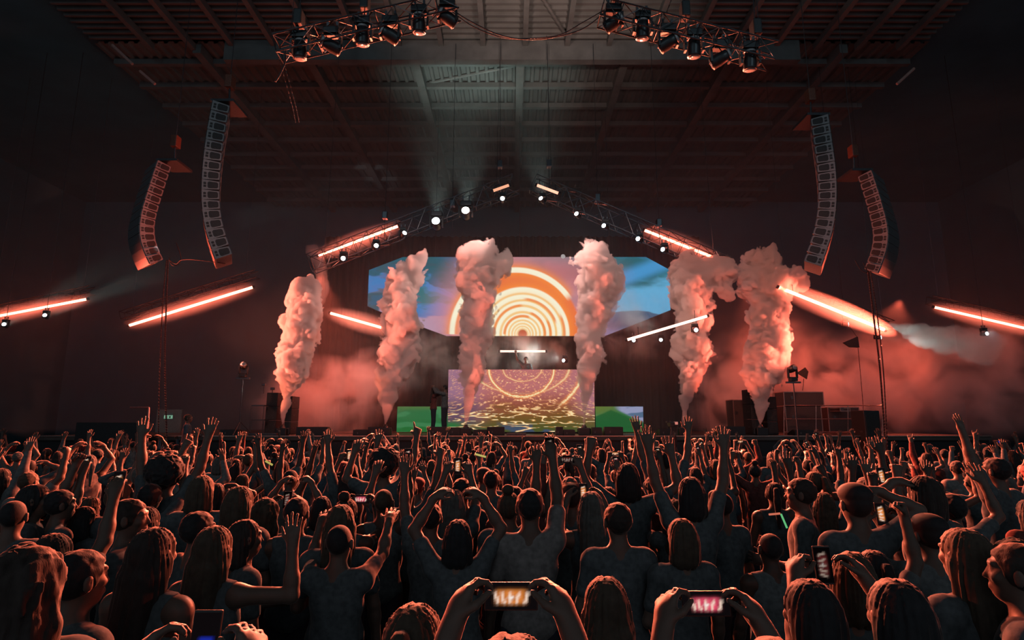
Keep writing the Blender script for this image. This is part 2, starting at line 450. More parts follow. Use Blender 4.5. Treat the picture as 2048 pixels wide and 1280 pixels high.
# ------------------------------------------------------------------ LED screens
def lin(a): a = np.asarray(a, float)/255; return np.where(a <= .04045, a/12.92, ((a+.055)/1.055)**2.4)
def mixc(c, d, t): return c*(1-t[..., None])+lin(d)*t[..., None]
def sstep(a, b, x): t = np.clip((x-a)/(b-a), 0, 1); return t*t*(3-2*t)
def sky_art(x, y):
    n1 = fbm(x/85+3, y/38, 0*x+1, 4, 3); n2 = fbm(x/70+n1*3, y/34+n1*2, 0*x+5, 4, 9); n3 = fbm(x/80+n2*2, y/32+7, 0*x+2, 4, 21)
    n1, n2, n3 = [(q-.5)*1.5+.5 for q in (n1, n2, n3)]
    c = np.ones(x.shape+(3,))*lin((38, 112, 120))
    c = mixc(c, (52, 120, 150), sstep(.45, .55, n2))
    c = mixc(c, (104, 98, 116), sstep(.53, .56, n3)*sstep(1120, 1060, x))
    c = mixc(c, (60, 128, 196), sstep(.60, .70, n2)*.8)
    c = mixc(c, (26, 84, 96), sstep(.58, .62, n1)*.8)
    rr = sstep(1150, 1210, x)
    c = mixc(c, (34, 104, 116), rr*.7)
    band = sstep(26, 4, np.abs((y-548)+(x-1270)*.38))
    c = mixc(c, (66, 150, 205), band*rr)
    cl = sstep(560, 585, y+(x-1270)*.28+10*(n2-.5)*4)
    c = mixc(c, (96, 176, 218), rr*cl*.95)
    hill = sstep(0, 5, (y-622)+(x-1250)*-.12+30*(n1-.5)*2)
    c = mixc(c, (58, 92, 122), rr*hill)
    c = mixc(c, (112, 120, 158), rr*sstep(650, 664, y))
    lh = sstep(0, 6, y-620-18*(n2-.5)*2)*sstep(1000, 900, x)
    c = mixc(c, (150, 132, 160), lh)
    c = mixc(c, (178, 150, 176), lh*sstep(.5, .6, n3))
    # pink dawn round the tunnel
    d = np.hypot(x-1040, (y-640)*1.05)
    c = mixc(c, (214, 138, 148), sstep(210, 120, d)*.85*(.7+.6*n2))
    c = mixc(c, (196, 96, 96), sstep(40, 0, np.abs(y-548))*sstep(190, 90, np.abs(x-1090))*.5)
    d0 = np.hypot(x-1032, (y-668))
    c = mixc(c, (238, 118, 66), sstep(133, 126, d0)*sstep(.2, .7, .5+.5*(x-1010)/70+(640-y)/200))
    c = mixc(c, (226, 150, 140), sstep(133, 126, d0)*sstep(1010, 940, x)*.7)
    def ring(c, r, w, cx, cy, a0=-9, a1=9, s=1.0, core=(255, 250, 220), halo=(255, 146, 60), hw=1.6):
        q = np.abs(np.hypot(x-cx, y-cy)-r); an = np.arctan2(cy-y, x-cx)
        m = sstep(a0-.08, a0+.08, an)*(1-sstep(a1-.08, a1+.08, an))
        c = mixc(c, halo, np.exp(-(q/(w*hw))**2)*m*.95*s)
        return mixc(c, core, sstep(w*.85, w*.45, q)*m*s)
    c = ring(c, 128, 8, 1032, 668, .62, 1.75)
    c = ring(c, 128, 8, 1032, 668, 2.35, 4)
    c = ring(c, 88, 9, 1045, 668)
    dd = np.hypot(x-1045, y-668)
    c = mixc(c, (255, 226, 166), sstep(86, 78, dd)*.92)
    for r, w in ((74, 7), (62, 5), (50, 6), (39, 3.6), (31, 3), (24, 2.2), (18, 1.6), (13, 1.2)):
        c = ring(c, r, w, 1045, 668, halo=(252, 196, 118), hw=1.15)
    ang = np.arctan2(668-y, x-1045)
    for r, a0, a1 in ((70, .35, 1.5), (57, 1.6, 3.2), (45, -.1, 1.2), (36, 1.2, 3.2), (56, -.1, .5), (83, 2.6, 3.3), (84, -.1, .45)):
        q = np.abs(dd-r); m = sstep(a0-.1, a0+.1, ang)*(1-sstep(a1-.1, a1+.1, ang))
        c = mixc(c, (246, 140, 70), sstep(3.6, 1.4, q)*m*.9)
    c = mixc(c, (190, 84, 50), sstep(11, 7, dd))
    return c
def water_art(x, y):
    v = (y-739)/125.0
    n = fbm(x/40, y/14, 0*x, 3, 41)
    c = np.ones(x.shape+(3,))*lin((188, 112, 112))
    c = mixc(c, (150, 112, 138), sstep(990, 900, x)*.9)
    c = mixc(c, (160, 112, 130), sstep(1120, 1180, x)*.6)
    c = mixc(c, (140, 72, 44), sstep(.25, .6, v)*.85*sstep(120, 60, np.abs(x-1060)))
    c = mixc(c, (96, 72, 92), sstep(.35, .62, v)*sstep(1000, 930, x)*.9)
    c = mixc(c, (112, 82, 34), sstep(.5, .8, v+.25*(n-.5))*.9*sstep(930, 1000, x))
    c = mixc(c, (58, 84, 40), sstep(.72, .98, v)*.8)
    c = mixc(c, (40, 112, 58), sstep(.80, .9, v)*sstep(935, 905, x))
    c = mixc(c, (62, 78, 110), sstep(.8, .95, v)*sstep(.55, .62, n)*.8)
    sz = .35+1.9*v**1.6                       # ripples grow towards the viewer
    u = (x-1042)/sz; w = np.cumsum(np.ones_like(y), 1)*0 + np.log1p(v*3)*60
    r1 = vnoise(u/7+50, w/1.6+3, 0*x, 51); r2 = vnoise(u/3.2, w/.8, 0*x+4, 57)
    lines = 1-np.abs(2*((fbm(u/17+9, w/2.3, 0*x, 2, 61)-.5)*1.3+.5)-1)
    sp = sstep(.60, .78, r1*.55+r2*.45)*(1-sstep(.55, .72, v))
    near = np.exp(-((x-1050)/95)**2)
    sp = sp*(.45+.75*near)
    c = mixc(c, (255, 172, 120), np.clip(sp, 0, 1)*.9)
    c = mixc(c, (255, 226, 176), sstep(.72, .88, r1*.5+r2*.5)*(1-sstep(.7, .85, v))*(.4+.6*near))
    ca = sstep(.90, .955, lines)*sstep(.5, .74, v)*sstep(.18, .4, r1)
    c = mixc(c, (255, 170, 84), sstep(.82, .93, lines)*sstep(.45, .70, v)*sstep(.15, .4, r1)*.7)
    c = mixc(c, (255, 232, 178), ca)
    wob = (r2-.5)*5*v+(n-.5)*4
    for (cx, cy, rx, ry, t, s0) in ((1043, 736, 66, 58, 1.9, 1), (1043, 738, 38, 24, 1.1, .5), (1043, 736, 96, 52, 1.5, .55), (1040, 738, 122, 96, 2.6, .9)):
        d = (np.hypot((x-cx)/rx, (y-cy)/ry)-1)*min(rx, ry)+wob
        m = s0*(1 if rx != 122 else sstep(1110, 1135, x)*1.0)*(1 if rx != 96 else (1-sstep(.25, .45, v)))
        c = mixc(c, (255, 150, 70), np.exp(-(d/(t*1.6))**2)*m*.8)
        c = mixc(c, (255, 236, 180), sstep(t, t*.3, np.abs(d))*m*sstep(.25, .5, r2+.35*(1-v)))
    return c
def green_art(x, y):
    n = fbm(x/40, y/10, 0*x, 3, 71)
    c = np.ones(x.shape+(3,))*lin((48, 112, 66)); v = (y-813)/50
    c = mixc(c, (30, 108, 52), sstep(.4, .9, v)); c = mixc(c, (96, 118, 62), sstep(.2, 0, v)*.6)
    c = mixc(c, (72, 138, 92), sstep(.55, .66, n)*.6)
    R = sstep(1188, 1190, x)
    c = mixc(c, (104, 120, 50), R*sstep(1260, 1190, x)*sstep(.6, .1, v)*.8)
    tri = sstep(-2, 2, (y-820)-np.abs(x-1222)*.42)
    c = mixc(c, (26, 92, 46), R*tri*.9)
    sn = R*sstep(-3, 3, (x-1222)*.46-(y-814))*sstep(1225, 1245, x)
    c = mixc(c, (150, 156, 190), sn); c = mixc(c, (84, 110, 140), sn*sstep(.5, .58, n))
    return c
def screen(name, rows, Y, art, step, label, s=1.0, thick=.18):
    """rows: list of (py, x_left, x_right); flat LED wall in the plane Y"""
    ys = np.arange(rows[0][0], rows[-1][0]+.01, step)
    ry = [r[0] for r in rows]; xl = np.interp(ys, ry, [r[1] for r in rows]); xr = np.interp(ys, ry, [r[2] for r in rows])
    nx = int((xr-xl).max()/step); t = np.linspace(0, 1, nx)
    x = (xl[:, None]+(xr-xl)[:, None]*t[None, :]).T; y = np.broadcast_to(ys[None, :], x.shape)
    c = art(x, y)
    cx = (x-1024)/FPX; cyy = (640-y)/FPX; tt = Y/(cT-cyy*sT)
    V = np.stack([cx*tt, np.full_like(x, Y), CAMZ+(sT+cyy*cT)*tt], -1)
    m, k = x.shape; id = np.arange(m*k).reshape(m, k)
    Q = np.stack([id[:-1, :-1], id[:-1, 1:], id[1:, 1:], id[1:, :-1]], -1).reshape(-1, 4)
    root = empty(name, V[0, -1].tolist()); tag(root, label, 'screen')
    L = np.array(root.location); me = mesh_np('display', (V-L).reshape(-1, 3), Q, False)
    a = me.color_attributes.new('col', 'FLOAT_COLOR', 'POINT')
    a.data.foreach_set('color', np.concatenate([c, np.ones(c.shape[:2]+(1,))], -1).astype(np.float32).ravel())
    mobj('display', me, glow_attr('led_'+name+str(s), s), root)
    poly = [(p[0]-L[0], p[2]-L[2]) for p in [V[0, i] for i in range(k)]]+[(p[0]-L[0], p[2]-L[2]) for p in [V[-1, i] for i in range(k-1, -1, -1)]]
    cxm = np.mean([p[0] for p in poly]); czm = np.mean([p[1] for p in poly])
    poly = [(cxm+(p[0]-cxm)*1.003, czm+(p[1]-czm)*1.006) for p in poly]
    MB().prism(poly, .015, thick).build('cabinet', M_black, root)
    if rows[0][0] < 600:
        for px in (870, 1040, 1220):
            t = P(px, rows[0][0], Y)-Vector(L.tolist()); MB().tube(t+Vector((0, .1, -.05)), Vector((t.x, .1, ZR+.4-L[2])), .015).build('hanging_wire', M_steel, root)
    return root
screen('led_screen', [(514, 806, 1292), (540, 738, 1340), (612, 735, 1341), (620, 752, 1341), (672, 893, 1210)], 27.0, sky_art, 1.0,
       'wide eight-sided video screen showing glowing tunnel rings over blue clouds', .95)
screen('led_screen', [(739, 897, 1188), (864, 895, 1190)], 24.2, water_art, .8,
       'tall rectangular video screen of rippling orange water below the performer', .95)
screen('led_screen', [(813, 795, 896), (864, 793, 895)], 25.6, green_art, 1.0, 'low green video screen behind the two photographers', .9)
screen('led_screen', [(813, 1189, 1286), (864, 1190, 1287)], 25.6, green_art, 1.0, 'low video screen with green hill and pale snow right of the water screen', .9)

# ------------------------------------------------------------------ trusses
def truss(a, b, w, h, label, name='lighting_truss', r=.022, cell=.6, m=None, up=Vector((0, 0, 1))):
    a, b = Vector(a), Vector(b); d = (b-a).normalized(); L = (b-a).length
    s = d.cross(up).normalized()*w/2; u = s.cross(d).normalized()*h/2
    mb = MB(); root = empty(name, a); tag(root, label, 'truss')
    cs = [(s+u), (s-u), (-s-u), (-s+u)]
    for c in cs: mb.tube(c, c+d*L, r, n=6)
    mb.build('chord_frame', m or M_alu, root)
    mb = MB(); n = max(2, int(L/cell))
    for i in range(n):
        t0, t1 = d*L*i/n, d*L*(i+1)/n
        for j in range(4):
            p, q = cs[j], cs[(j+1) % 4]
            if i % 2: p, q = q, p
            mb.tube(p+t0, q+t1, r*.55, n=5)
            mb.tube(cs[j]+t0, cs[(j+1) % 4]+t0, r*.5, n=5)
    mb.build('bracing', m or M_alu, root)
    for q in (.08, .92):
        c = d*L*q; MB().tube(c+u, Vector((c.x, c.y, ZR+.4-a.z)), .008).build('hanging_wire', M_steel, root)
    return root
M_truss_dark = mat('truss_black', (.05, .05, .055), .35, .6)
truss(P(622, 528, 21.5), P(1032, 368, 21.5), .45, .7, 'aluminium truss sloping up leftwards half of the chevron over the screen')
truss(P(1066, 368, 21.5), P(1452, 534, 21.5), .45, .7, 'aluminium truss of the chevron sloping down to the right over the screen')
truss(P(556, 98, 11.2), P(915, 12, 11.2), .42, .42, 'nearer roof truss with hanging spotlights, left of the centre', r=.02, cell=.4, m=M_truss_dark)
truss(P(1202, 26, 11.2), P(1545, 112, 11.2), .42, .42, 'nearer roof truss with hanging spotlights, right of the centre', r=.02, cell=.4, m=M_truss_dark)
truss(P(245, 632, 24.9), P(515, 548, 24.9), .35, .35, 'dark truss holding the bright tube by the left speaker cables', m=M_truss_dark)
truss(P(1548, 560, 24.6), P(1782, 650, 24.6), .35, .35, 'dark truss holding the bright tube by the right speaker cables', m=M_truss_dark)
truss(P(-30, 626, 25), P(185, 580, 25), .35, .35, 'dark truss at the far left edge above two small spotlights', m=M_truss_dark)
truss(P(1858, 600, 25), P(2080, 650, 25), .35, .35, 'dark truss at the far right edge behind the last tube', m=M_truss_dark)

# ------------------------------------------------------------------ glowing tubes
def tube_light(p, q, Y, r, s, label, col=(1, .16, .09), Y2=None, hang=.35):
    a, c = P(*p, Y), P(*q, Y if Y2 is None else Y2); d = (c-a).normalized()
    root = empty('light_tube', a); tag(root, label, 'light', 'glowing red light tubes')
    MB().tube((0, 0, 0), c-a, r, n=12).build('lit_tube', glow('tube_%g_%g' % (s, col[1]), col, s), root, True)
    MB().tube(-d*.05, d*.03, r*1.25, n=12).build('end_cap', M_black, root); MB().tube(c-a-d*.03, c-a+d*.05, r*1.25, n=12).build('end_cap', M_black, root)
    for q in (.15, .85): MB().tube((c-a)*q+Vector((0, r, 0)), (c-a)*q+Vector((0, r+.02, hang)), .012).build('bracket', M_truss_dark, root)
    MB().box((c-a)/2+Vector((0, r*1.5, 0)), (.05, .03, .05)).build('clamp', M_black, root)
    return root
HOT = 24
tube_light((258, 651), (507, 574), 24.6, .055, HOT, 'long glowing red tube crossing behind the left speaker cables')
tube_light((-60, 643), (175, 598), 24.6, .05, HOT, 'glowing red tube at the left edge of the picture')
tube_light((636, 511), (797, 452), 22.0, .05, HOT, 'glowing tube on the left slope of the chevron truss')
tube_light((660, 626), (808, 668), 22.6, .05, 18, 'glowing tube sloping down into the second smoke jet')
tube_light((985, 382), (1019, 370), 21.1, .055, 1.0, 'short orange tube left of the chevron peak', (1, .45, .27))
tube_light((1073, 370), (1118, 387), 21.1, .055, 1.6, 'short pinkish tube right of the chevron peak', (1, .45, .3))
tube_light((1288, 460), (1437, 519), 22.0, .05, HOT, 'glowing tube on the right slope of the chevron truss')
tube_light((1253, 680), (1415, 632), 20.3, .045, 6, 'thin pale tube sloping up in front of the fifth smoke jet', (1, .5, .36))
tube_light((1556, 574), (1770, 660), 20.6, .055, HOT, 'long glowing red tube crossing behind the right speaker cables')
tube_light((1867, 614), (2100, 668), 24.6, .05, HOT, 'glowing red tube at the right edge of the picture')
tube_light((999, 702.5), (1092, 702.5), 26.0, .05, 1.5, 'short level tube touched by the raised hand of the performer', (1, .72, .6))

# ------------------------------------------------------------------ moving-head spotlights
def head_unit(lens_m, cap_m):
    root = empty('moving_spotlight')
    MB().box((0, 0, -.14), (.34, .26, .15), bev=.02).build('base', M_plastic, root)
    for sx in (-.1, .1): MB().tube((sx, 0, -.07), (sx, 0, .12), .02).box((sx, 0, .06), (.05, .06, .1)).build('clamp', M_alu, root)
    MB().prism([(-.215, -.55), (-.215, -.21), (.215, -.21), (.215, -.55), (.17, -.55), (.17, -.25), (-.17, -.25), (-.17, -.55)], -.06, .06).build('yoke', M_plastic, root)
    hd = MB().lathe([(.07, -.19), (.12, -.17), (.13, -.05), (.14, .02), (.135, .14), (.145, .19), (.12, .195)], n=20).build('lamp_head', M_plastic, root, True)
    hd.location = (0, 0, -.46)
    MB().lathe([(.115, .19), (.115, .205), (.06, .215)], n=20).build('lens', lens_m, hd, True)
    MB().lathe([(.125, -.185), (.10, -.225), (.05, -.235)], n=16).build('rear_cover', cap_m, hd, True)
    return root
M_off = mat('lens_off', (.3, .33, .35), .1, 0, noise=.05, spec=1)
M_cap = mat('pale_cover', (.42, .40, .40), .4, .2)
U_off = head_unit(M_off, M_cap); U_on = head_unit(glow('lens_white', (.8, .95, 1), 14), M_plastic)
U_hot = head_unit(glow('lens_hot', (.85, .97, 1), 70), M_plastic)
used = set()
def fixture(src, px, py, Y, aim, label, s=1.0, flip=False, group='moving spotlights'):
    """px,py: where the photo shows the lens or body; aim: where the lamp head points"""
    if src.name in used: o = copy_tree(src)
    else: o = src; used.add(src.name)
    loc = P(px, py, Y); o.scale = (s,)*3
    off = Vector((0, 0, .46*s if not flip else -.46*s))
    o.location = loc+off
    if flip: o.rotation_euler = (math.pi, 0, 0)
    q = Vector(aim).normalized().to_track_quat('Z', 'Y')
    if flip: q = Quaternion((1, 0, 0), math.pi).inverted() @ q
    for c in COL.objects:
        if c.parent == o and c.name.startswith('lamp_head'):
            c.rotation_mode = 'QUATERNION'; c.rotation_quaternion = q
    tag(o, label, 'spotlight', group); return o
F_ = fixture
for (px, py, aim, lab) in ((600, 100, (0, .1, -1), 'outermost black spotlight hanging under the left roof truss'),
                          (663, 92, (-.8, .5, .2), 'spotlight with pale cover, second from the outer end of the left roof truss'),
                          (725, 72, (0, .2, -1), 'black spotlight pointing down, third along the left roof truss'),
                          (780, 70, (-.8, .5, .3), 'spotlight with pale cover, fourth along the left roof truss'),
                          (838, 48, (0, .2, -1), 'black spotlight pointing down, fifth along the left roof truss'),
                          (895, 36, (-.8, .5, .3), 'innermost pale-capped spotlight of the left roof truss')):
    F_(U_off, px, py, 11.2, (aim[0]*-1, aim[1], aim[2]*-1) if aim[2] > 0 else aim, lab)
for (px, py, aim, lab) in ((1227, 46, (.8, .5, .3), 'innermost pale-capped spotlight of the right roof truss'),
                          (1285, 60, (0, .2, -1), 'black spotlight pointing down, second along the right roof truss'),
                          (1336, 86, (.8, .5, .3), 'spotlight with pale cover, third along the right roof truss'),
                          (1388, 96, (0, .2, -1), 'black spotlight pointing down, fourth along the right roof truss'),
                          (1440, 118, (.8, .5, .3), 'spotlight with pale cover, fifth along the right roof truss'),
                          (1500, 122, (0, .2, -1), 'outermost black spotlight hanging under the right roof truss')):
    F_(U_off, px, py, 11.2, (aim[0]*-1, aim[1], aim[2]*-1) if aim[2] > 0 else aim, lab)
for (px, py, src, aim, lab) in ((687, 518, U_on, (.2, -1, -.1), 'small lit spotlight at the low outer end of the left chevron slope'),
        (752, 494, U_on, (.3, -1, .1), 'lit spotlight under the glowing tube of the left chevron slope'),
        (806, 470, U_on, (.6, -.8, .35), 'spotlight throwing a pale beam at the upper end of the left glowing tube'),
        (873, 449, U_hot, (0, -1, .25), 'dazzling white spotlight, lower one of the two brightest'),
        (932, 428, U_hot, (0, -1, .25), 'dazzling white spotlight, upper one of the two brightest'),
        (1005, 400, U_on, (0, -1, .05), 'lit spotlight just left of the chevron peak'),
        (1085, 401, U_on, (-.5, -.8, .3), 'lit spotlight just right of the chevron peak'),
        (1156, 431, U_on, (-.5, -.8, .2), 'lit spotlight second down the right chevron slope'),
        (1211, 454, U_on, (-.6, -.8, .1), 'lit spotlight third down the right chevron slope'),
        (1279, 480, U_on, (-.6, -.8, .1), 'lit spotlight fourth down the right chevron slope'),
        (1329, 501, U_on, (-.7, -.8, .1), 'lit spotlight lowest on the right chevron slope')):
    F_(src, px, py, 21.2, aim, lab, 1.25 if src is U_hot else .72)
for (px, py, Y, aim, lab) in ((11, 651, 23.1, (.3, -1, .3), 'small lit spotlight at the very left edge'),
        (92, 633, 23.1, (.3, -1, .3), 'small lit spotlight hanging below the left edge tube'),
        (1690, 649, 23.3, (.9, -.5, 0), 'small lit spotlight left of the right speaker cables'),
        (1755, 675, 23.3, (.9, -.5, 0), 'small lit spotlight by the lower end of the right long tube'),
        (1968, 668, 23.3, (.2, -1, 0), 'tiny lit spotlight under the tube at the right edge'),
        (1390, 661, 20.6, (0, -1, 0), 'warm lit spotlight shining through the fifth smoke jet'),
        (1268, 682, 24.9, (-.3, -1, .1), 'small lit spotlight under the lower end of the thin pale tube'),
        (1322, 681, 24.9, (-.3, -1, .1), 'small lit spotlight under the middle of the thin pale tube'),
        (1130, 722, 25.2, (-.6, -.8, .1), 'lit spotlight throwing a short beam right of the performer'),
        (1202, 713, 25.2, (-.3, -1, .1), 'small lit spotlight at the right edge of the fourth smoke jet')):
    F_(U_on, px, py, Y, aim, lab, .62)
# hangers so that the low lamps are carried by something
def pipe(px, y0, y1, Y, label, r=.02):
    o = MB().tube(P(px, y0, Y), P(px, y1, Y), r).build('hanging_pipe', M_truss_dark); tag(o, label, 'pipe')
for (px, py, Y, lab) in ((11, 651, 23.1, 'the very left edge spotlight'), (92, 633, 23.1, 'the spotlight below the left edge tube'), (1690, 649, 23.3, 'the spotlight left of the right cables'),
                         (1755, 675, 23.3, 'the spotlight by the lower end of the right long tube'), (1968, 668, 23.3, 'the tiny spotlight at the right edge')):
    p = P(px, py, Y); o = MB().tube((p.x, Y, p.z+.25), (p.x, Y, ZR+.4), .010).build('hanging_pipe', M_truss_dark); tag(o, 'thin dark hanging pipe over '+lab, 'pipe')

# ------------------------------------------------------------------ speaker arrays
def cabinet_src(h, dep, wid, lit):
    r = empty('speaker_cabinet')
    MB().prism([(0, -h*.98), (0, 0), (dep, -h*.10), (dep, -h*.86)], 0, wid).build('body', M_cab, r)
    MB().box((-.012, wid/2, -h*.49), (.02, wid*.94, h*.88), bev=.006).build('grille', lit, r)
    # side plate with its recessed panel and two square sockets
    x0, x1 = dep*.40, dep*.93
    pl = [(x0, -h*.82), (x0-.03, -h*.7), (x0-.03, -h*.3), (x0, -h*.18), (x1-.03, -h*.2), (x1, -h*.32), (x1, -h*.66), (x1-.03, -h*.76)]
    MB().prism(pl, -.012, .0).build('side_panel', M_cabdark, r)
    MB().box((dep*.17, -.006, -h*.36), (.07, .012, h*.2)).build('socket', M_cabdark, r)
    MB().box((dep*.17, -.006, -h*.64), (.07, .012, h*.2)).build('socket', M_cabdark, r)
    MB().box((dep*.99, wid*.5, -h*.5), (.03, wid*.1, h*.5)).build('rear_plate', M_steel, r); MB().box((dep*.99, .06, -h*.5), (.05, .05, h*.6)).build('rear_bracket', M_steel, r)
    return r
def array(path, Y, n, yaw, mirror, label, lit, dep=.46, wid=1.2):
    pts = [P(x, y, Y) for x, y in path]
    L = [0]
    for a, b in zip(pts, pts[1:]): L.append(L[-1]+(b-a).length)
    def at(s):
        for i in range(len(L)-1):
            if s <= L[i+1]+1e-6: return pts[i].lerp(pts[i+1], (s-L[i])/(L[i+1]-L[i]))
        return pts[-1]
    # smooth the path by sampling a spline through numpy
    S = np.linspace(0, L[-1], n+1); xs = np.interp(S, L, [p.x for p in pts]); zs = np.interp(S, L, [p.z for p in pts])
    for _ in range(2):
        xs[1:-1] = (xs[:-2]+2*xs[1:-1]+xs[2:])/4; zs[1:-1] = (zs[:-2]+2*zs[1:-1]+zs[2:])/4
    h = L[-1]/n
    root = empty('speaker_array', (xs[0], Y, zs[0])); tag(root, label, 'loudspeaker')
    src = cabinet_src(h, dep, wid, lit)
    for i in range(n):
        o = src if i == 0 else copy_tree(src)
        t = Vector((xs[i+1]-xs[i], 0, zs[i+1]-zs[i])); ang = math.atan2(t.x, -t.z)
        sgn = -1 if mirror else 1
        R = Matrix.Rotation(-ang*1.0, 4, 'Y')
        Mx = Matrix.Translation((xs[i]-xs[0], 0, zs[i]-zs[0])) @ Matrix.Rotation(sgn*yaw, 4, 'Z') @ R @ Matrix.Diagonal((sgn, 1, 1, 1))
        o.parent = root; o.matrix_local = Mx
    fr = MB().box((.2*(1 if not mirror else -1), wid/2, .08), (.7, wid*.8, .08)).tube((.2 if not mirror else -.2, wid/2, .1), (.15 if not mirror else -.15, wid/2, .75), .03)
    fr.build('rigging_frame', M_steel, root)
    sx = .15 if not mirror else -.15
    hz = MB().box((sx, wid/2, .95), (.22, .3, .42), bev=.03).build('hoist_motor', mat('hoist_orange', (.16, .05, .03), .5), root)
    MB().tube((sx, wid/2, 1.1), (sx, wid/2, ZR-zs[0]-.2), .012).build('chain', M_steel, root)
    return root, Vector((xs[-1], Y, zs[-1]))
a1, e1 = array([(426, 200), (414, 260), (405, 330), (402, 395), (407, 450), (430, 518)], 16, 16, .44, False, 'tall curved speaker column on the left, sides facing the viewer', M_cabdark)
a2, e2 = array([(1656, 228), (1665, 290), (1672, 340), (1674, 400), (1668, 455), (1643, 532)], 16, 16, .46, True, 'tall curved speaker column on the right, sides facing the viewer', M_cabdark)
a3, e3 = array([(316, 320), (300, 370), (284, 420), (277, 458), (283, 492), (300, 527)], 18, 13, .85, False, 'outer left speaker column with pale lit lowest fronts', M_grille, .42)
a4, e4 = array([(1742, 340), (1757, 385), (1771, 435), (1778, 470), (1772, 505), (1756, 545)], 18, 13, .85, True, 'dim outer speaker column right of the tall right one', M_grille, .42)
spot('added_array_light', P(120, 560, 15), e3+Vector((.1, 0, .5)), (.8, .95, 1), 2600, 6, .4, .05)  # added cool light paling the lowest cabinet fronts, no fixture here
# cable bundles falling from the outer columns
def cable(pts, r, label, n=24, name='cable_bundle'):
    pts = [Vector(p) for p in pts]; out = []
    for i in range(len(pts)-1):
        p0, p1, p2, p3 = pts[max(i-1, 0)], pts[i], pts[i+1], pts[min(i+2, len(pts)-1)]
        for k in range(n):
            t = k/n; out.append(.5*((2*p1)+(-p0+p2)*t+(2*p0-5*p1+4*p2-p3)*t*t+(-p0+3*p1-3*p2+p3)*t**3))
    out.append(pts[-1]); o = MB().path(out, r, 6).build(name, M_cable, None, True); tag(o, label, 'cable'); return o
cable([P(333, 520, 18.5), P(326, 600, 18.5), P(321, 700, 18.5), P(317, 850, 18.5), P(317, 930, 18.5)], .018, 'thin cable hanging from the outer left speaker column')
cable([P(336, 520, 18.3), P(333, 600, 18.3), P(330, 700, 18.3), P(332, 820, 18.3), P(336, 930, 18.3)], .026, 'thicker cable of the pair below the outer left speaker column')
cable([P(1735, 535, 18.5), P(1748, 640, 18.5), P(1760, 740, 18.5), P(1770, 880, 18.5), P(1772, 930, 18.5)], .03, 'thick dark cable falling from the outer right speaker column')
cable([P(1740, 535, 18.3), P(1757, 650, 18.3), P(1768, 760, 18.3), P(1776, 930, 18.3)], .02, 'thin cable beside the thick one under the outer right speaker column')
cable([e1+Vector((.05, .5, 0)), P(395, 520, 16.5), P(364, 520, 17), P(352, 528, 17.6), P(338, 520, 18)], .012, 'thin cable strung between the two left speaker columns')
cable([P(338, 515, 18), P(344, 530, 18), P(356, 529, 18), P(362, 515, 18), P(352, 485, 18)], .014, 'loop of cable under the outer left speaker column')
cable([P(1710, 520, 18), P(1722, 540, 18), P(1735, 545, 18), P(1726, 525, 18)], .014, 'loop of cable under the outer right speaker column')
cable([P(905, 20, 11.2), P(940, 42, 11.2), P(1000, 70, 11.2), P(1060, 79, 11.2), P(1120, 72, 11.2), P(1170, 55, 11.2), P(1212, 22, 11.2)], .014, 'pale cable sagging between the two roof trusses')
cable([P(905, 24, 11.3), P(945, 52, 11.3), P(1000, 74, 11.3), P(1050, 77, 11.3), P(1118, 70, 11.3), P(1165, 45, 11.3), P(1212, 18, 11.3)], .012, 'second dark cable sagging between the two roof trusses')
cable([P(572, 98, 11.2), P(570, 125, 11.2), P(560, 148, 11.2), P(551, 163, 11.2)], .02, 'short loose strap dangling from the outer end of the left roof truss')
for (x0, x1, wl) in ((538, 585, 'left one'), (546, 592, 'right one')):
    cable([P(x0, 50, 12), P((x0+x1)/2, 130, 12.4), P(x1, 215, 13), P(x1+6, 245, 13.2)], .008, 'thin steel wire slanting down beside the roof truss, %s of the pair' % wl, 8, 'steel_wire')
# chain hoists of the roof trusses
for (px, py, lab) in ((595, 84, 'outer end of the left roof truss'), (728, 52, 'middle of the left roof truss'), (880, 20, 'inner end of the left roof truss'),
                      (1232, 34, 'inner end of the right roof truss'), (1372, 68, 'middle of the right roof truss'), (1515, 104, 'outer end of the right roof truss')):
    b0 = P(px, py, 11.2); r = empty('chain_hoist', b0); tag(r, 'chain hoist at the '+lab, 'hoist', 'chain hoists of the roof trusses')
    MB().box((0, 0, .55), (.18, .26, .36), bev=.03).build('motor', M_black, r)
    MB().tube((0, 0, .1), (0, 0, .4), .012).tube((0, 0, .7), (0, 0, ZR-b0.z-.3), .01).build('chain', M_steel, r)
    MB().tube((-.15, 0, -.15), (0, 0, .15), .015).tube((.15, 0, -.15), (0, 0, .15), .015).build('sling', mat('sling_red', (.5, .08, .05), .7), r)
for (px, py, lab) in ((1000, 328, 'left of the chevron peak'), (1098, 327, 'right of the chevron peak'), (905, 405, 'over the left chevron slope'), (1195, 395, 'over the right chevron slope'), (1318, 445, 'low over the right chevron slope'), (770, 430, 'low over the left chevron slope')):
    b0 = P(px, py+6, 21.5); r = empty('chain_hoist', b0); tag(r, 'small chain hoist '+lab, 'hoist', 'chain hoists of the chevron')
    MB().box((0, 0, .1), (.2, .26, .3), bev=.03).build('motor', M_alu, r)
    MB().tube((0, 0, -.9), (0, 0, -.05), .012).tube((0, 0, .2), (0, 0, ZR-b0.z-.3), .01).build('chain', M_steel, r)
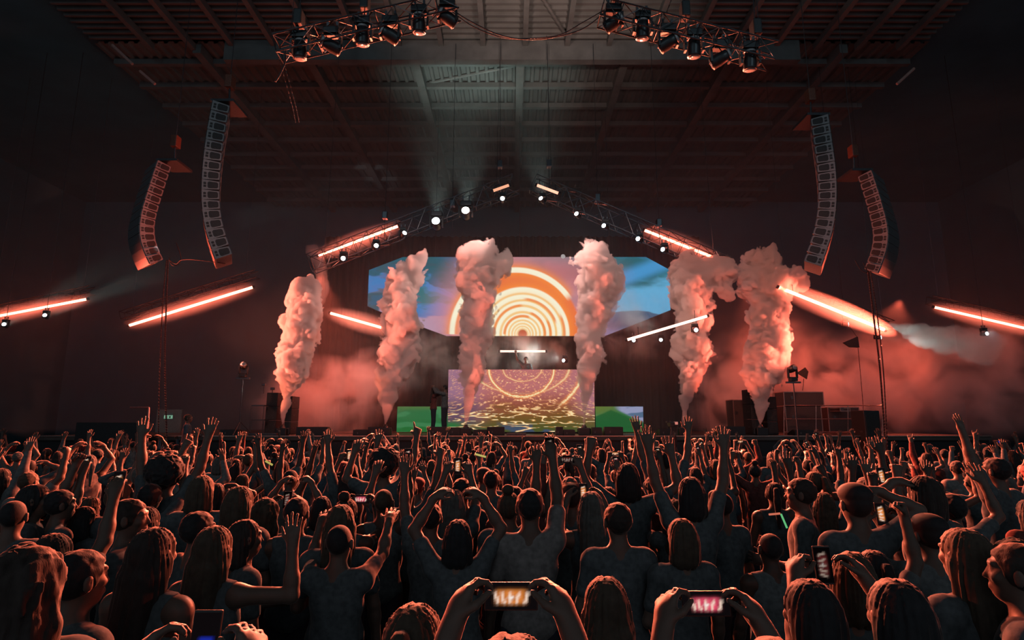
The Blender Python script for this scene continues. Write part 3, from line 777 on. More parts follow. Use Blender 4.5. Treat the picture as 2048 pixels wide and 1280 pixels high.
# ------------------------------------------------------------------ gear along the stage edge
SZ = 1.80
def zpx(Y): return None
def block(px0, px1, ytop, Y, label, cat='box', name='equipment_case', m=None, depth=.6, bot=None):
    a, b = P(px0, ytop, Y), P(px1, ytop, Y); z1 = a.z; z0 = SZ if bot is None else bot
    r = empty(name, ((a.x+b.x)/2, Y+depth/2, z0)); tag(r, label, cat, 'black boxes along the stage edge' if name in ('stage_monitor', 'equipment_case') else None)
    w, h = b.x-a.x, z1-z0
    MB().box((0, 0, h/2), (w, depth, h), bev=min(.02, w*.1)).build('body', m or M_plastic, r)
    MB().box((0, -depth/2-.006, h/2), (w*.9, .012, h*.84)).build('grille' if name != 'equipment_case' else 'front_panel', M_cabdark, r)
    MB().box((0, -depth*.1, h+.012), (w*.3, .04, .024)).build('handle', M_steel, r)
    return r
Ys = 21.15
# wedge monitors with a slanting face
def wedge(px0, px1, ytop, label, Y=Ys):
    a, b = P(px0, ytop, Y), P(px1, ytop, Y); w = b.x-a.x; h = max(.2, a.z-SZ)
    r = empty('stage_monitor', ((a.x+b.x)/2, Y, SZ)); tag(r, label, 'loudspeaker', 'wedge loudspeakers along the stage edge')
    mb = MB(); v = []
    for x in (-w/2, w/2):
        v.append([mb.b.verts.new((x, y, z)) for y, z in ((0, 0), (.62, 0), (.62, h*.35), (.22, h), (0, h))])
    mb.b.faces.new(v[0]); mb.b.faces.new(v[1][::-1])
    for k in range(5): mb.b.faces.new((v[0][k], v[1][k], v[1][(k+1) % 5], v[0][(k+1) % 5]))
    mb.build('body', M_plastic, r)
    d = Vector((0, .40, -h*.65)).normalized(); nrm = Vector((0, h*.65, .40)).normalized()
    q = nrm.to_track_quat('Z', 'Y').to_matrix()
    MB().box(Vector((0, .42, h*.675))+nrm*.008, (w*.9, .42, .012), q).build('grille', M_cabdark, r)
    MB().box((-w*.2, -.006, h*.5), (.03, .012, .03)).box((-w*.2, -.006, h*.35), (.03, .012, .03)).build('socket', M_alu, r)
    return r
for (x0, x1, yt, lab) in ((593, 655, 854, 'black wedge loudspeaker right of the first jet machine'), (706, 737, 862, 'low black wedge loudspeaker beside the second jet machine'),
        (736, 764, 854, 'black wedge loudspeaker just left of the second jet nozzle'), (855, 893, 854, 'black wedge loudspeaker in front of the two photographers'),
        (898, 920, 855, 'narrow black box left of the third jet machine'), (946, 975, 862, 'low black box right of the third jet machine'),
        (974, 1009, 854, 'black wedge loudspeaker under the middle of the water screen'), (1112, 1126, 854, 'narrow black box right of the high phone'),
        (1127, 1150, 862, 'low black box left of the fourth jet machine'), (1184, 1204, 855, 'narrow black box right of the fourth jet machine'),
        (1209, 1246, 854, 'black wedge loudspeaker under the right green screen'), (1319, 1345, 858, 'black wedge loudspeaker behind the video camera'),
        (1436, 1490, 853, 'black wedge loudspeaker between the last two jets'), (440, 476, 862, 'low black box at the left end of the stage'),
        (1590, 1628, 861, 'black wedge loudspeaker at the foot of the right lamp stand')):
    wedge(x0, x1, yt, lab)
# jet machines
JX = [(565, 850), (771, 849), (932, 849), (1168, 849), (1367, 849), (1521, 849)]
ordn = ['first', 'second', 'third', 'fourth', 'fifth', 'sixth']
M_nozzle = mat('nozzle_metal', (.12, .11, .11), .35, .7)
for i, (px, py) in enumerate(JX):
    p = P(px, py, 21.3); r = empty('jet_machine', (p.x, 21.3, SZ)); tag(r, 'black smoke jet machine under the %s jet from the left' % ordn[i], 'smoke machine', 'smoke jet machines on the stage edge')
    h = p.z-SZ
    MB().box((0, 0, h*.35), (.40, .34, h*.7), bev=.02).build('body', M_plastic, r)
    MB().lathe([(.11, h*.7), (.10, h*.8), (.07, h*.86), (.065, h), (.05, h*1.0)], n=16).build('nozzle', M_nozzle, r, True)
    MB().tube((-.23, 0, .05), (-.23, 0, h*.62), .018).tube((.23, 0, .05), (.23, 0, h*.62), .018).tube((-.23, 0, h*.62), (.23, 0, h*.62), .018).build('yoke', M_steel, r)
# lamp stands
def stand(px, ytop, Y, label, lit=False, foot=None):
    t = P(px, ytop, Y); f = P(foot or px, 870, Y); zb = 0.0 if Y < 20.9 else SZ
    r = empty('lamp_stand', (f.x, Y, zb)); tag(r, label, 'stand')
    top = t-Vector((f.x, Y, zb))
    MB().tube((0, 0, .02), top+Vector((0, 0, -.75)), .03, .022).build('pole', M_steel, r)
    MB().box(top+Vector((0, 0, -.72)), (.5, .1, .06)).build('crossbar', M_steel, r)
    MB().box(top+Vector((0, 0, -.62)), (.24, .24, .12), bev=.02).build('lamp_base', M_plastic, r)
    MB().box(top+Vector((-.15, 0, -.42)), (.04, .1, .3)).box(top+Vector((.15, 0, -.42)), (.04, .1, .3)).box(top+Vector((0, 0, -.55)), (.3, .1, .04)).build('yoke', M_plastic, r)
    q = Vector((.3, -.8, .25)).to_track_quat('Z', 'Y').to_matrix()
    MB().lathe([(.06, -.16), (.12, -.12), (.13, .1), (.11, .14)], top+Vector((0, 0, -.24)), q).build('lamp_head', M_plastic, r, True)
    MB().lathe([(.1, .141), (.05, .15)], top+Vector((0, 0, -.24)), q).build('lens', M_off, r, True)
    for k in range(3):
        a = k*2.094+.5; MB().tube((0, 0, .5), (.45*math.cos(a), .45*math.sin(a), .02), .015).build('leg', M_steel, r)
    return r
stand(489, 718, 21.4, 'tall thin lamp stand at the left end of the stage', foot=478)
stand(1583, 724, 20.3, 'tall dark lamp stand silhouetted against red smoke', foot=1597)
M_horn = mat('pale_flag', (.25, .08, .05), .8)
fl = P(1606, 746, 20.4); r = empty('barn_door', fl); tag(r, 'small fan-shaped flap fixed beside the right lamp stand head', 'flap')
MB().prism([(-.22, 0), (.1, .2), (.2, .05), (.12, -.22)], 0, .03).build('blade', M_horn, r)
MB().path([Vector((.02, .02, -.2)), Vector((-.02, .02, -.45)), Vector((-.06, .02, -.62))], .012).build('cord', M_cable, r)
# hanging flag-like speaker with cable
hp = P(1706, 684, 22.8); r = empty('hanging_flag', hp); tag(r, 'small black flag-shaped panel hanging left of the right cables', 'panel')
MB().prism([(-.36, -.02), (.22, .22), (.24, -.22), (-.12, -.20)], 0, .12).build('panel', M_black, r)
cable([hp+Vector((.18, 0, .2)), P(1690, 640, 22.8)], .01, 'short cord above the hanging black flag panel', 4)
cable([P(1716, 696, 22.8), P(1722, 760, 22.8), P(1728, 835, 22.8)], .012, 'thin cord trailing below the hanging black flag panel', 10)
# tall black speaker stacks round the last jet, and left gear tower
def tower(px0, px1, ytop, Y, label, n=3, m=None, cat='loudspeaker', name='speaker_stack', depth=.8, zb=SZ):
    a, b = P(px0, ytop, Y), P(px1, ytop, Y); w = b.x-a.x; H = a.z-zb
    r = empty(name, ((a.x+b.x)/2, Y+depth/2, zb)); tag(r, label, cat)
    for k in range(n):
        c = MB().box((0, 0, H*(k+.5)/n), (w, depth, H/n*.985), bev=.02).build('cabinet', m or M_plastic, r)
        MB().box((0, -depth/2-.008, H*(k+.5)/n), (w*.88, .016, H/n*.8)).build('grille', M_cabdark, c)
        for s in (-1, 1): MB().box((s*w*.5, -depth*.2, H*(k+.5)/n), (.02, .16, .06)).build('handle', M_steel, c)
    return r
tower(1499, 1516, 778, 22.2, 'tall narrow black stack left of the sixth jet', 3)
tower(1531, 1552, 793, 22.2, 'black stack right of the sixth jet with stubby aerials on top', 3)
tower(534, 556, 785, 22.6, 'black gear tower left of the first jet', 3)
tower(572, 585, 792, 22.6, 'narrow black gear tower right of the first jet', 3)
tower(1727, 1758, 820, 20.4, 'dark upright loudspeaker in front of the right railing', 1, zb=1.2)
for (px, yt, lab) in ((1537, 770, 'taller aerial on the black stack right of the sixth jet'), (1547, 772, 'shorter aerial on the black stack right of the sixth jet')):
    a, b = P(px, yt, 22.5), P(px-1, 793, 22.5); o = MB().tube(b, a, .012).box(a, (.07, .05, .11), bev=.01).build('aerial', M_plastic); tag(o, lab, 'aerial')
for (px, yt, lab) in ((528, 772, 'clamped work lamp on top of the left gear tower'), (545, 780, 'second small work lamp on the left gear tower')):
    a = P(px, yt, 22.8); r = empty('work_lamp', a); tag(r, lab, 'lamp')
    MB().tube((0, 0, -.3), (0, 0, 0), .015).build('arm', M_steel, r); MB().box((0, 0, .05), (.14, .14, .1), bev=.02).build('housing', M_alu, r)
# shelves / rack at the far left of the stage
for i, (y0, lab) in enumerate(((811, 'upper'), (840, 'lower'))):
    a, b = P(503, y0, 22), P(528, y0, 22); z = a.z
    o = MB().box(((a.x+b.x)/2, 22.2, z), (b.x-a.x, .4, .04)).tube((a.x, 22, SZ), (a.x, 22, z), .015).tube((b.x, 22, SZ), (b.x, 22, z), .015).build('side_table', M_steel)
    tag(o, '%s little metal table beside the left gear tower' % lab, 'table')
# flight cases and railing on the right wing
def case(px0, px1, y0, y1, Y, label):
    a, b = P(px0, y0, Y), P(px1, y1, Y); r = empty('flight_case', ((a.x+b.x)/2, Y+.4, b.z)); tag(r, label, 'case', 'flight cases on the right wing')
    w, h = b.x-a.x, a.z-b.z
    MB().box((0, 0, h/2), (w, .8, h)).build('body', mat('case_dark', (.08, .05, .045), .5), r)
    mb = MB()
    for sx in (-1, 1):
        for sy in (-1, 1): mb.box((sx*w/2, sy*.4, h/2), (.03, .03, h+.02))
        for z in (0, h): mb.box((sx*w/2, 0, z), (.03, .82, .03))
    for sy in (-1, 1):
        for z in (0, h): mb.box((0, sy*.4, z), (w, .03, .03))
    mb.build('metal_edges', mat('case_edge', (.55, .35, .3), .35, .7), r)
    MB().box((-w*.3, -.415, h*.6), (.10, .02, .12)).build('latch', M_alu, r)
    return r
case(1567, 1648, 784, 812, 23.2, 'flight case on top of the others behind the right lamp stand')
case(1570, 1646, 812, 866, 23.2, 'lower flight case under the top one behind the right lamp stand')
case(1655, 1722, 815, 864, 23.6, 'flight case behind the right railing')
case(1680, 1700, 816, 822, 22.9, 'small lit-edged box on the case behind the right railing')
case(1466, 1496, 800, 864, 23.8, 'tall dim flight case left of the sixth jet')
rl = empty('railing', P(1568, 868, 21.9)); tag(rl, 'metal tube railing with three bars on the right wing', 'railing'); L0 = rl.location
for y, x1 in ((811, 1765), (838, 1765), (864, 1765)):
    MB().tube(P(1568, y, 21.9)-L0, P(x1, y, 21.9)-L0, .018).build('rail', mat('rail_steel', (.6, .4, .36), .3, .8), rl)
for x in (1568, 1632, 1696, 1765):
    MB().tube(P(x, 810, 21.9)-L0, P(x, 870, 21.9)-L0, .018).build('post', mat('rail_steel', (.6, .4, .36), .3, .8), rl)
# left wing: dark panel frame, barrier top, door sign
pf = empty('goal_frame', P(298, 890, 20)); tag(pf, 'angled metal frame left of the exit sign', 'frame'); L0 = pf.location
MB().tube(P(260, 815, 20)-L0, P(298, 815, 20)-L0, .025).build('top_bar', mat('rail_steel', (.6, .4, .36), .3, .8), pf)
MB().tube(P(298, 815, 20)-L0, P(294, 890, 20)-L0, .03).build('post', mat('rail_steel', (.6, .4, .36), .3, .8), pf)
o = MB().box(P(225, 873, 19.9), (2.2, .5, .95), bev=.02).build('equipment_case', M_black); o.location.z -= .0; tag(o, 'wide dark case by the left wall below the metal frame', 'box')
dm = empty('door_1', P(335, 860, 26)); dm['kind'] = 'structure'
MB().box((0, .05, -.2), (1.1, .1, 2.2)).build('door_leaf', mat('door_paint', (.22, .26, .24), .6), dm)
ex = empty('exit_sign', P(336, 832, 24.5)); tag(ex, 'small illuminated green exit sign left of the standing man', 'sign')
MB().box((0, .04, 0), (.42, .08, .26), bev=.01).build('housing', mat('sign_white', (.3, .34, .3), .5), ex)
MB().box((0.02, -.004, -.04), (.36, .008, .14)).build('lit_panel', glow('exit_green', (.30, .62, .42), .55), ex)
mb = MB()                                   # running figure, arrow and door, dark on the lit field
mb.ball((-.08, -.012, .0), .014, n=8).box((-.085, -.012, -.035), (.02, .006, .05)).tube((-.085, -.012, -.055), (-.115, -.012, -.09), .008).tube((-.085, -.012, -.055), (-.055, -.012, -.08), .008).tube((-.09, -.012, -.02), (-.055, -.012, -.035), .007)
mb.box((.0, -.012, -.04), (.05, .006, .014)).box((.09, -.012, -.045), (.05, .006, .09))
mb.build('pictogram', mat('sign_dark', (.02, .08, .04), .6), ex)
# video camera on a tripod in the pit
vc = empty('video_camera', P(1344, 850, 19.6)); tag(vc, 'video camera with small lit screen standing above the front row', 'camera')
MB().box((-.02, 0, .02), (.16, .34, .16), bev=.02).build('body', M_plastic, vc)
MB().tube((-.02, .16, .02), (-.02, .34, .02), .055, n=14).build('lens', M_plastic, vc)
MB().box((-.16, -.02, .10), (.07, .16, .05), bev=.01).tube((-.04, -.1, .12), (-.04, .1, .12), .012).build('top_handle', M_plastic, vc)
MB().box((.10, -.1, .06), (.17, .02, .12), bev=.01).build('flip_screen', M_plastic, vc)
MB().box((.10, -.112, .06), (.14, .004, .09)).build('lit_display', glow('cam_screen', (.75, .25, .2), .8), vc)
for k in range(3):
    a = k*2.094+.3; MB().tube((-.02, 0, -.08), (.45*math.cos(a), .45*math.sin(a), -P(1344, 850, 19.6).z+.01), .016).build('leg', M_steel, vc)
# crowd barrier
br = empty('crowd_barrier', (0, 19.9, 0)); tag(br, 'low metal barrier between the front row and the stage', 'barrier')
MB().box((0, 0, 1.12), (33, .06, .05)).build('top_rail', M_steel, br)
mb = MB()
for k in range(-13, 14): mb.box((k*1.2, 0, .56), (1.16, .03, 1.08))
mb.build('panels', M_black, br)
# set list clutter: cue cards on the stage edge
for (px0, px1, lab) in ((1013, 1052, 'flat strip box on the stage edge under the water screen'), (500, 556, 'flat tray of gear at the left end of the stage')):
    a, b = P(px0, 867, 21.1), P(px1, 867, 21.1); o = MB().box(((a.x+b.x)/2, 21.1, SZ+.05), (b.x-a.x, .3, .08), bev=.01).build('floor_box', M_steel); tag(o, lab, 'box')
for (px, py, lab) in ((1126, 512, 'small white lamp ring above the top edge of the screen, right'), (960, 510, 'small white lamp ring above the top edge of the screen, left')):
    o = MB().lathe([(.07, 0), (.11, .02), (.07, .04)], P(px, py+1, 27.02), Matrix.Rotation(math.pi/2, 3, 'X')).build('rigging_ring', mat('ring_white', (.8, .8, .8), .4, emit=(1, 1, 1), es=.25)); tag(o, lab, 'ring')

# ------------------------------------------------------------------ smoke jets and smoke banks
def plume(chains, Yc, h, amp, seed, lean=0.0, pad=.35, sc=1.0, flat=1.0, fq=2.6):
    """chains: lists of (px,py,radius px); returns mesh of the billowing column in world space"""
    pts = []
    for ch in chains:
        q = []
        for (px, py, r) in ch:
            Y = Yc+lean*(850-py)/300.0
            q.append((*P(px, py, Y), r*scale_at(px, py, Y)*sc))
        q = np.array(q)
        for a, b in zip(q, q[1:]):
            n = max(2, int(np.linalg.norm(a[:3]-b[:3])/.08))
            for t in np.arange(n)/n: pts.append(a*(1-t)+b*t)
        pts.append(q[-1])
    pts = np.array(pts); m = pts[:, 3].max()*2.0+pad
    lo = pts[:, :3].min(0)-m*np.array([1, 1, .8]); hi = pts[:, :3].max(0)+m*np.array([1, 1, .8]); lo[2] = max(lo[2], 1.82)
    s = SDF(lo, hi, h); R = np.full(s.F.shape, .04, np.float32)
    for (x, y, z, r) in pts:
        mm = r*2.4+.2
        q = s.sub((x-mm, y-mm, z-mm), (x+mm, y+mm, z+mm))
        if q is None: continue
        sl, (gx, gy, gz) = q
        d = np.sqrt((gx-x)**2+((gy-y)/flat)**2+(gz-z)**2)-r
        a = s.F[sl]; w = d < a; s.F[sl] = np.where(w, d, a); R[sl] = np.where(w, r, R[sl])
    near = s.F < 1.3*R+.15
    I = np.nonzero(near); x, y, z = s.X[I[0]], s.Y[I[1]], s.Z[I[2]]; r = R[I]
    g = fbm(x*1.5+seed*7, y*1.5, z*1.5, 3, seed)-.5
    w1 = 1-worley(x*fq+g*2, y*fq+seed, z*fq*.9-g*2, seed)*1.2; w2 = 1-worley(x*fq*2.2+g*3, y*fq*2.2, z*fq*2.2, seed+5)*1.2; w3 = 1-worley(x*fq*4.8, y*fq*4.8+g*2, z*fq*4.8, seed+9)*1.2
    sm = np.minimum(r, .45)
    v = s.F[I]-amp*((w1-.62)*.62*sm+(w2-.62)*.36*sm+(w3-.62)*.20*sm+g*1.5*r)
    s.F[I] = v
    return s.mesh('plume')
def smoke(name, chains, Yc, h, amp, seed, m, label, cat='smoke', group=None, kind=None, **k):
    me = plume(chains, Yc, h, amp, seed, **k); o = mobj(name, me, m); tag(o, label, cat, group, kind); return o
JETS = [
 ([[(565, 848, 2.5), (567, 825, 5), (572, 800, 11), (580, 770, 18), (588, 735, 25), (594, 700, 30), (600, 660, 31), (605, 620, 30), (606, 590, 26), (612, 570, 18), (618, 560, 10)]], 5.5),
 ([[(771, 847, 2.5), (773, 820, 6), (777, 790, 14), (784, 755, 22), (792, 715, 28), (800, 680, 33), (803, 645, 35), (800, 615, 34), (798, 588, 26), (806, 565, 30), (822, 545, 22), (838, 525, 15), (848, 508, 9), (850, 500, 5)]], 3.6),
 ([[(932, 847, 2.5), (934, 820, 5), (938, 790, 11), (943, 755, 19), (948, 715, 24), (949, 680, 24), (950, 640, 25), (955, 600, 28), (962, 560, 36), (966, 530, 38), (975, 508, 20)]], 2.6),
 ([[(1168, 847, 2.5), (1170, 815, 5), (1173, 785, 9), (1177, 750, 14), (1180, 715, 19), (1182, 675, 22), (1184, 635, 24), (1192, 600, 30), (1196, 565, 36), (1190, 535, 34), (1187, 512, 22)]], 2.6),
 ([[(1367, 847, 2.5), (1369, 820, 7), (1373, 785, 14), (1380, 745, 24), (1387, 705, 30), (1386, 665, 31), (1384, 625, 31), (1382, 585, 34), (1382, 550, 34), (1376, 530, 26)], [(1395, 550, 30), (1425, 545, 30), (1450, 545, 24), (1468, 545, 16)], [(1440, 560, 24), (1455, 590, 14)]], 4.5),
 ([[(1521, 847, 2.5), (1521, 820, 8), (1522, 785, 16), (1526, 745, 25), (1532, 705, 30), (1538, 665, 33), (1538, 625, 35), (1534, 585, 37), (1530, 550, 36), (1525, 520, 26)], [(1540, 560, 26), (1575, 560, 24), (1600, 552, 15)], [(1598, 560, 15), (1606, 575, 8)]], 5.5),
]
for i, (ch, dens) in enumerate(JETS):
    smoke('smoke_jet', ch, 21.35, .036, .9, 3+i*5, smoke_mat('jet_smoke_%d' % i, dens*2.6, (.96, .93, .92)),
          'billowing column of smoke, %s jet from the left' % ordn[i], group='smoke jets rising from the stage edge', kind='thing', sc=[1.06, 1.12, 1.22, 1.22, 1.1, 1.16][i])
def bank(blobs, Y, m, label, ry=2.0):
    """soft smoke: each blob (px, py, rx px, rz px) is an ellipsoid of thinning, noisy smoke"""
    for q, (px, py, rx, rz) in enumerate(blobs):
        c = P(px, py, Y); k = scale_at(px, py, Y)
        bm = bmesh.new(); bmesh.ops.create_icosphere(bm, subdivisions=3, radius=1.0); me = bpy.data.meshes.new('smoke'); bm.to_mesh(me); bm.free()
        me.materials.append(m); o = put(bpy.data.objects.new('smoke_haze', me)); o.location = c; o.scale = (rx*k, ry, rz*k)
        tag(o, label[q], 'smoke', 'soft smoke banks on the stage', 'stuff')
bank([(640, 800, 150, 95), (750, 770, 90, 80)], 25.4, bank_mat('bank_left', 1.3, .8, .42), ['red glowing smoke bank right behind the first jet', 'red glowing smoke bank left of the second jet'])
bank([(1560, 760, 190, 130), (1740, 770, 190, 120), (1960, 760, 200, 130), (1450, 790, 90, 100)], 26.0, bank_mat('bank_right', 1.3, .75, .44),
     ['red smoke bank around the sixth jet and the right lamp stand', 'red smoke bank behind the right railing', 'thin dark red smoke at the right edge', 'low red smoke column left of the sixth jet'], 2.2)
bank([(1260, 650, 110, 90), (1030, 705, 190, 50), (850, 700, 90, 90)], 26.4, bank_mat('bank_mid', .8, .9, .46, (.9, .93, .9)),
     ['thin greyish smoke under the right corner of the big screen', 'thin greenish smoke behind the performer', 'thin smoke between the second jet and the performer'], 1.2)
smoke('smoke_haze', [[(1795, 655, 8), (1850, 672, 22), (1910, 684, 30), (1960, 690, 32), (1990, 684, 20)], [(1780, 648, 5), (1850, 655, 8)]], 23.4, .06, .9, 80,
      smoke_mat('bank_beam', .9, (.95, .95, .95)), 'white cloud caught in the beam on the far right', kind='stuff')
smoke('smoke_haze', [[(625, 505, 14), (640, 530, 16), (645, 560, 12), (640, 590, 12), (632, 620, 10)]], 22.0, .06, 1.0, 90,
      smoke_mat('wisp', .7, (.95, .9, .9)), 'thin reddish wisp rising over the first jet to the tube', kind='stuff')
# mist volumes added round the burning tubes to imitate the camera's glow
M_bloom = bank_mat('tube_bloom', 1.4, .9, .12, (.95, .92, .9))
for (p0, p1, Y, lab) in (((258, 651), (507, 574), 24.6, 'mist added as red glow round the long tube by the left cables'), ((-60, 643), (175, 598), 24.6, 'mist added as red glow round the left edge tube'),
        ((636, 511), (797, 452), 22.0, 'mist added as red glow round the left chevron tube'), ((660, 626), (800, 666), 22.6, 'mist added as red glow round the tube left of the second jet'),
        ((1288, 460), (1437, 519), 22.0, 'mist added as red glow round the right chevron tube'), ((1556, 574), (1770, 660), 20.6, 'mist added as red glow round the long tube by the right cables'), ((1867, 614), (2100, 668), 24.6, 'mist added as red glow round the right edge tube')):
    a, b = P(*p0, Y), P(*p1, Y); d = b-a
    bm = bmesh.new(); bmesh.ops.create_icosphere(bm, subdivisions=3, radius=1.0); me = bpy.data.meshes.new('bloom'); bm.to_mesh(me); bm.free(); me.materials.append(M_bloom)
    o = put(bpy.data.objects.new('tube_bloom', me)); o.location = (a+b)/2; o.scale = (d.length*.62, .45, .46); o.rotation_euler = (0, -math.atan2(d.z, d.x), 0); tag(o, lab, 'bloom', None, 'stuff')
# the air of the hall carries a thin haze
hz = MB().box((0, 28.2, 9.8), (62, 12.8, 15.9)).build('stage_haze', smoke_mat('air', .015, (.95, .95, .95), .1)); tag(hz, 'thin haze filling the air over the stage', 'haze', None, 'stuff')
# ------------------------------------------------------------------ people
def nz3(v): v = np.array(v, float); return v/np.linalg.norm(v)
def arm_points(sd, arm):
    u, f = nz3((arm['u'][0]*sd, arm['u'][1], arm['u'][2])), nz3((arm['f'][0]*sd, arm['f'][1], arm['f'][2]))
    up = max(0, u[2]); S = np.array([sd*(.175-.02*up), .0, 1.415+.055*up]); E = S+u*.285; W = E+f*.255
    return S, E, W
HAND = {  # curl of the three joints, spread, thumb curl
    'open': ((.12, .15, .1), .13, .1), 'relax': ((.35, .4, .3), .06, .3), 'fist': ((1.35, 1.6, 1.0), .0, 1.1), 'flat': ((.05, .05, .05), .03, .1),
    'hold': ((.55, .75, .5), .02, .3), 'point': None, 'horns': None, 'peace': None}
def hand_frame(sd, arm, f):
    d = nz3((arm['h'][0]*sd, arm['h'][1], arm['h'][2])) if 'h' in arm else f
    n = np.array((arm['p'][0]*sd, arm['p'][1], arm['p'][2]), float); n = nz3(n-d*(n@d)); t = np.cross(d, n)*sd
    return d, n, t
def add_hand(s, W, d, n, t, kind):
    fing = {'point': ['open']+['fist']*3, 'horns': ['open', 'fist', 'fist', 'open'], 'peace': ['open', 'open', 'fist', 'fist']}.get(kind, [kind]*4)
    base = [W+d*.010+t*x for x in (.014, -.012)]
    for i in range(4):
        a = t*(.034-.0225*i); K = W+d*(.088-.004*abs(i-1))+a
        s.cap(W+a*.45+d*.0, K, .0145, .0125, k=.012)
    s.cap(W-d*.03, W+d*.02, .026, .026, k=.02)
    s.ell(W+d*.05+n*.004, (.03, .03, .03), k=.02)
    L = (.074, .083, .077, .060)
    for i in range(4):
        (c1, c2, c3), spread, _ = HAND[fing[i]]
        a = t*(.034-.0225*i); p = W+d*(.088-.004*abs(i-1))+a
        dd = nz3(d+t*(1.5-i)*spread); ang = 0
        for q, (c, l) in enumerate(((c1, .45), (c2, .31), (c3, .24))):
            ang += c; v = dd*math.cos(ang)+n*math.sin(ang); e = p+v*L[i]*l
            s.cap(p, e, (.0100, .0093, .0085)[q], (.0093, .0085, .0078)[q], k=.004); p = e
    tc = .9 if kind in ('fist', 'point', 'horns', 'peace') else (.45 if kind == 'hold' else .1)
    p = W+d*.022+t*.024; v = nz3(d*.62+t*.78+n*(.15+tc*.7)); e = p+v*.045; s.cap(p, e, .0145, .0115, k=.012)
    v2 = nz3(d*.85+t*(.45-tc*.9)+n*(.1+tc*.8)); s.cap(e, e+v2*.050, .0115, .0088, k=.004)
HEADC = np.array([0, .015, 1.635])
def make_body(arms, h=.0085):
    pts = []
    for sd in (1, -1):
        S, E, W = arm_points(sd, arms[sd]); pts += [S, E, W, W+(W-E)*.95]
    pts = np.array(pts); lo = np.minimum(pts.min(0)-.1, (-.27, -.2, 0)); hi = np.maximum(pts.max(0)+.1, (.27, .26, 1.8))
    zs = np.concatenate([np.arange(-.02, .98, .03), np.arange(.98, 1.40, .014), np.arange(1.40, hi[2]+h, h)])
    lowarm = pts[:, 2].min() < 1.25
    if lowarm: zs = np.concatenate([np.arange(-.02, .62, .03), np.arange(.62, hi[2]+h, h)])
    s = SDF((lo[0], lo[1], 0), hi, h, zs)
    # torso and legs
    s.ell((0, 0, .97), (.155, .105, .12), .05); s.ell((0, .005, 1.12), (.130, .095, .15), .06); s.ell((0, 0, 1.30), (.160, .105, .17), .06)
    s.cap((-.135, 0, 1.42), (.135, 0, 1.42), .048, k=.05)
    for sd in (1, -1):
        s.cap((0, -.01, 1.50), (sd*.13, -.005, 1.435), .034, .036, k=.04)
        s.cap((sd*.085, 0, .93), (sd*.10, .01, .50), .085, .055, k=.03); s.cap((sd*.10, .01, .50), (sd*.105, -.02, .09), .055, .038, k=.02)
        s.cap((sd*.105, -.03, .05), (sd*.12, .14, .035), .042, .034, k=.02)
    # neck and head
    s.cap((0, -.012, 1.44), (0, .005, 1.58), .056, .052, k=.035)
    s.ell((0, .000, 1.668), (.074, .094, .088), .02); s.ell((0, .035, 1.615), (.060, .066, .082), .03); s.cap((0, .072, 1.566), (0, .066, 1.560), .022, k=.03)
    s.cap((0, .098, 1.655), (0, .113, 1.626), .009, .012, k=.014)                    # nose
    s.cap((-.014, .100, 1.592), (.014, .100, 1.592), .008, k=.008); s.cap((-.012, .099, 1.582), (.012, .099, 1.582), .008, k=.006)   # lips
    for sd in (1, -1):
        s.cap((sd*.012, .096, 1.684), (sd*.045, .084, 1.684), .009, k=.012)           # brow
        s.ell((sd*.031, .104, 1.660), (.015, .014, .012), .010, 'cut'); s.ell((sd*.031, .086, 1.660), (.013, .013, .012), .003)   # socket, eye
        s.ell((sd*.042, .072, 1.632), (.022, .022, .018), .02)                        # cheek
        s.ell((sd*.083, .000, 1.645), (.013, .021, .035), .006); s.ell((sd*.096, .008, 1.648), (.007, .010, .018), .004, 'cut')   # ear
    for sd in (1, -1):
        S, E, W = arm_points(sd, arms[sd]); u, f = nz3(E-S), nz3(W-E)
        s.ell(S, (.060, .056, .058), .04); s.cap(S, E, .050, .040, k=.03); s.cap(E, E+f*.09, .041, .041, k=.015); s.cap(E+f*.07, W, .040, .0255, k=.015)
        d, n, t = hand_frame(sd, arms[sd], f); add_hand(s, W, d, n, t, arms[sd]['k'])
    return s.mesh('body')
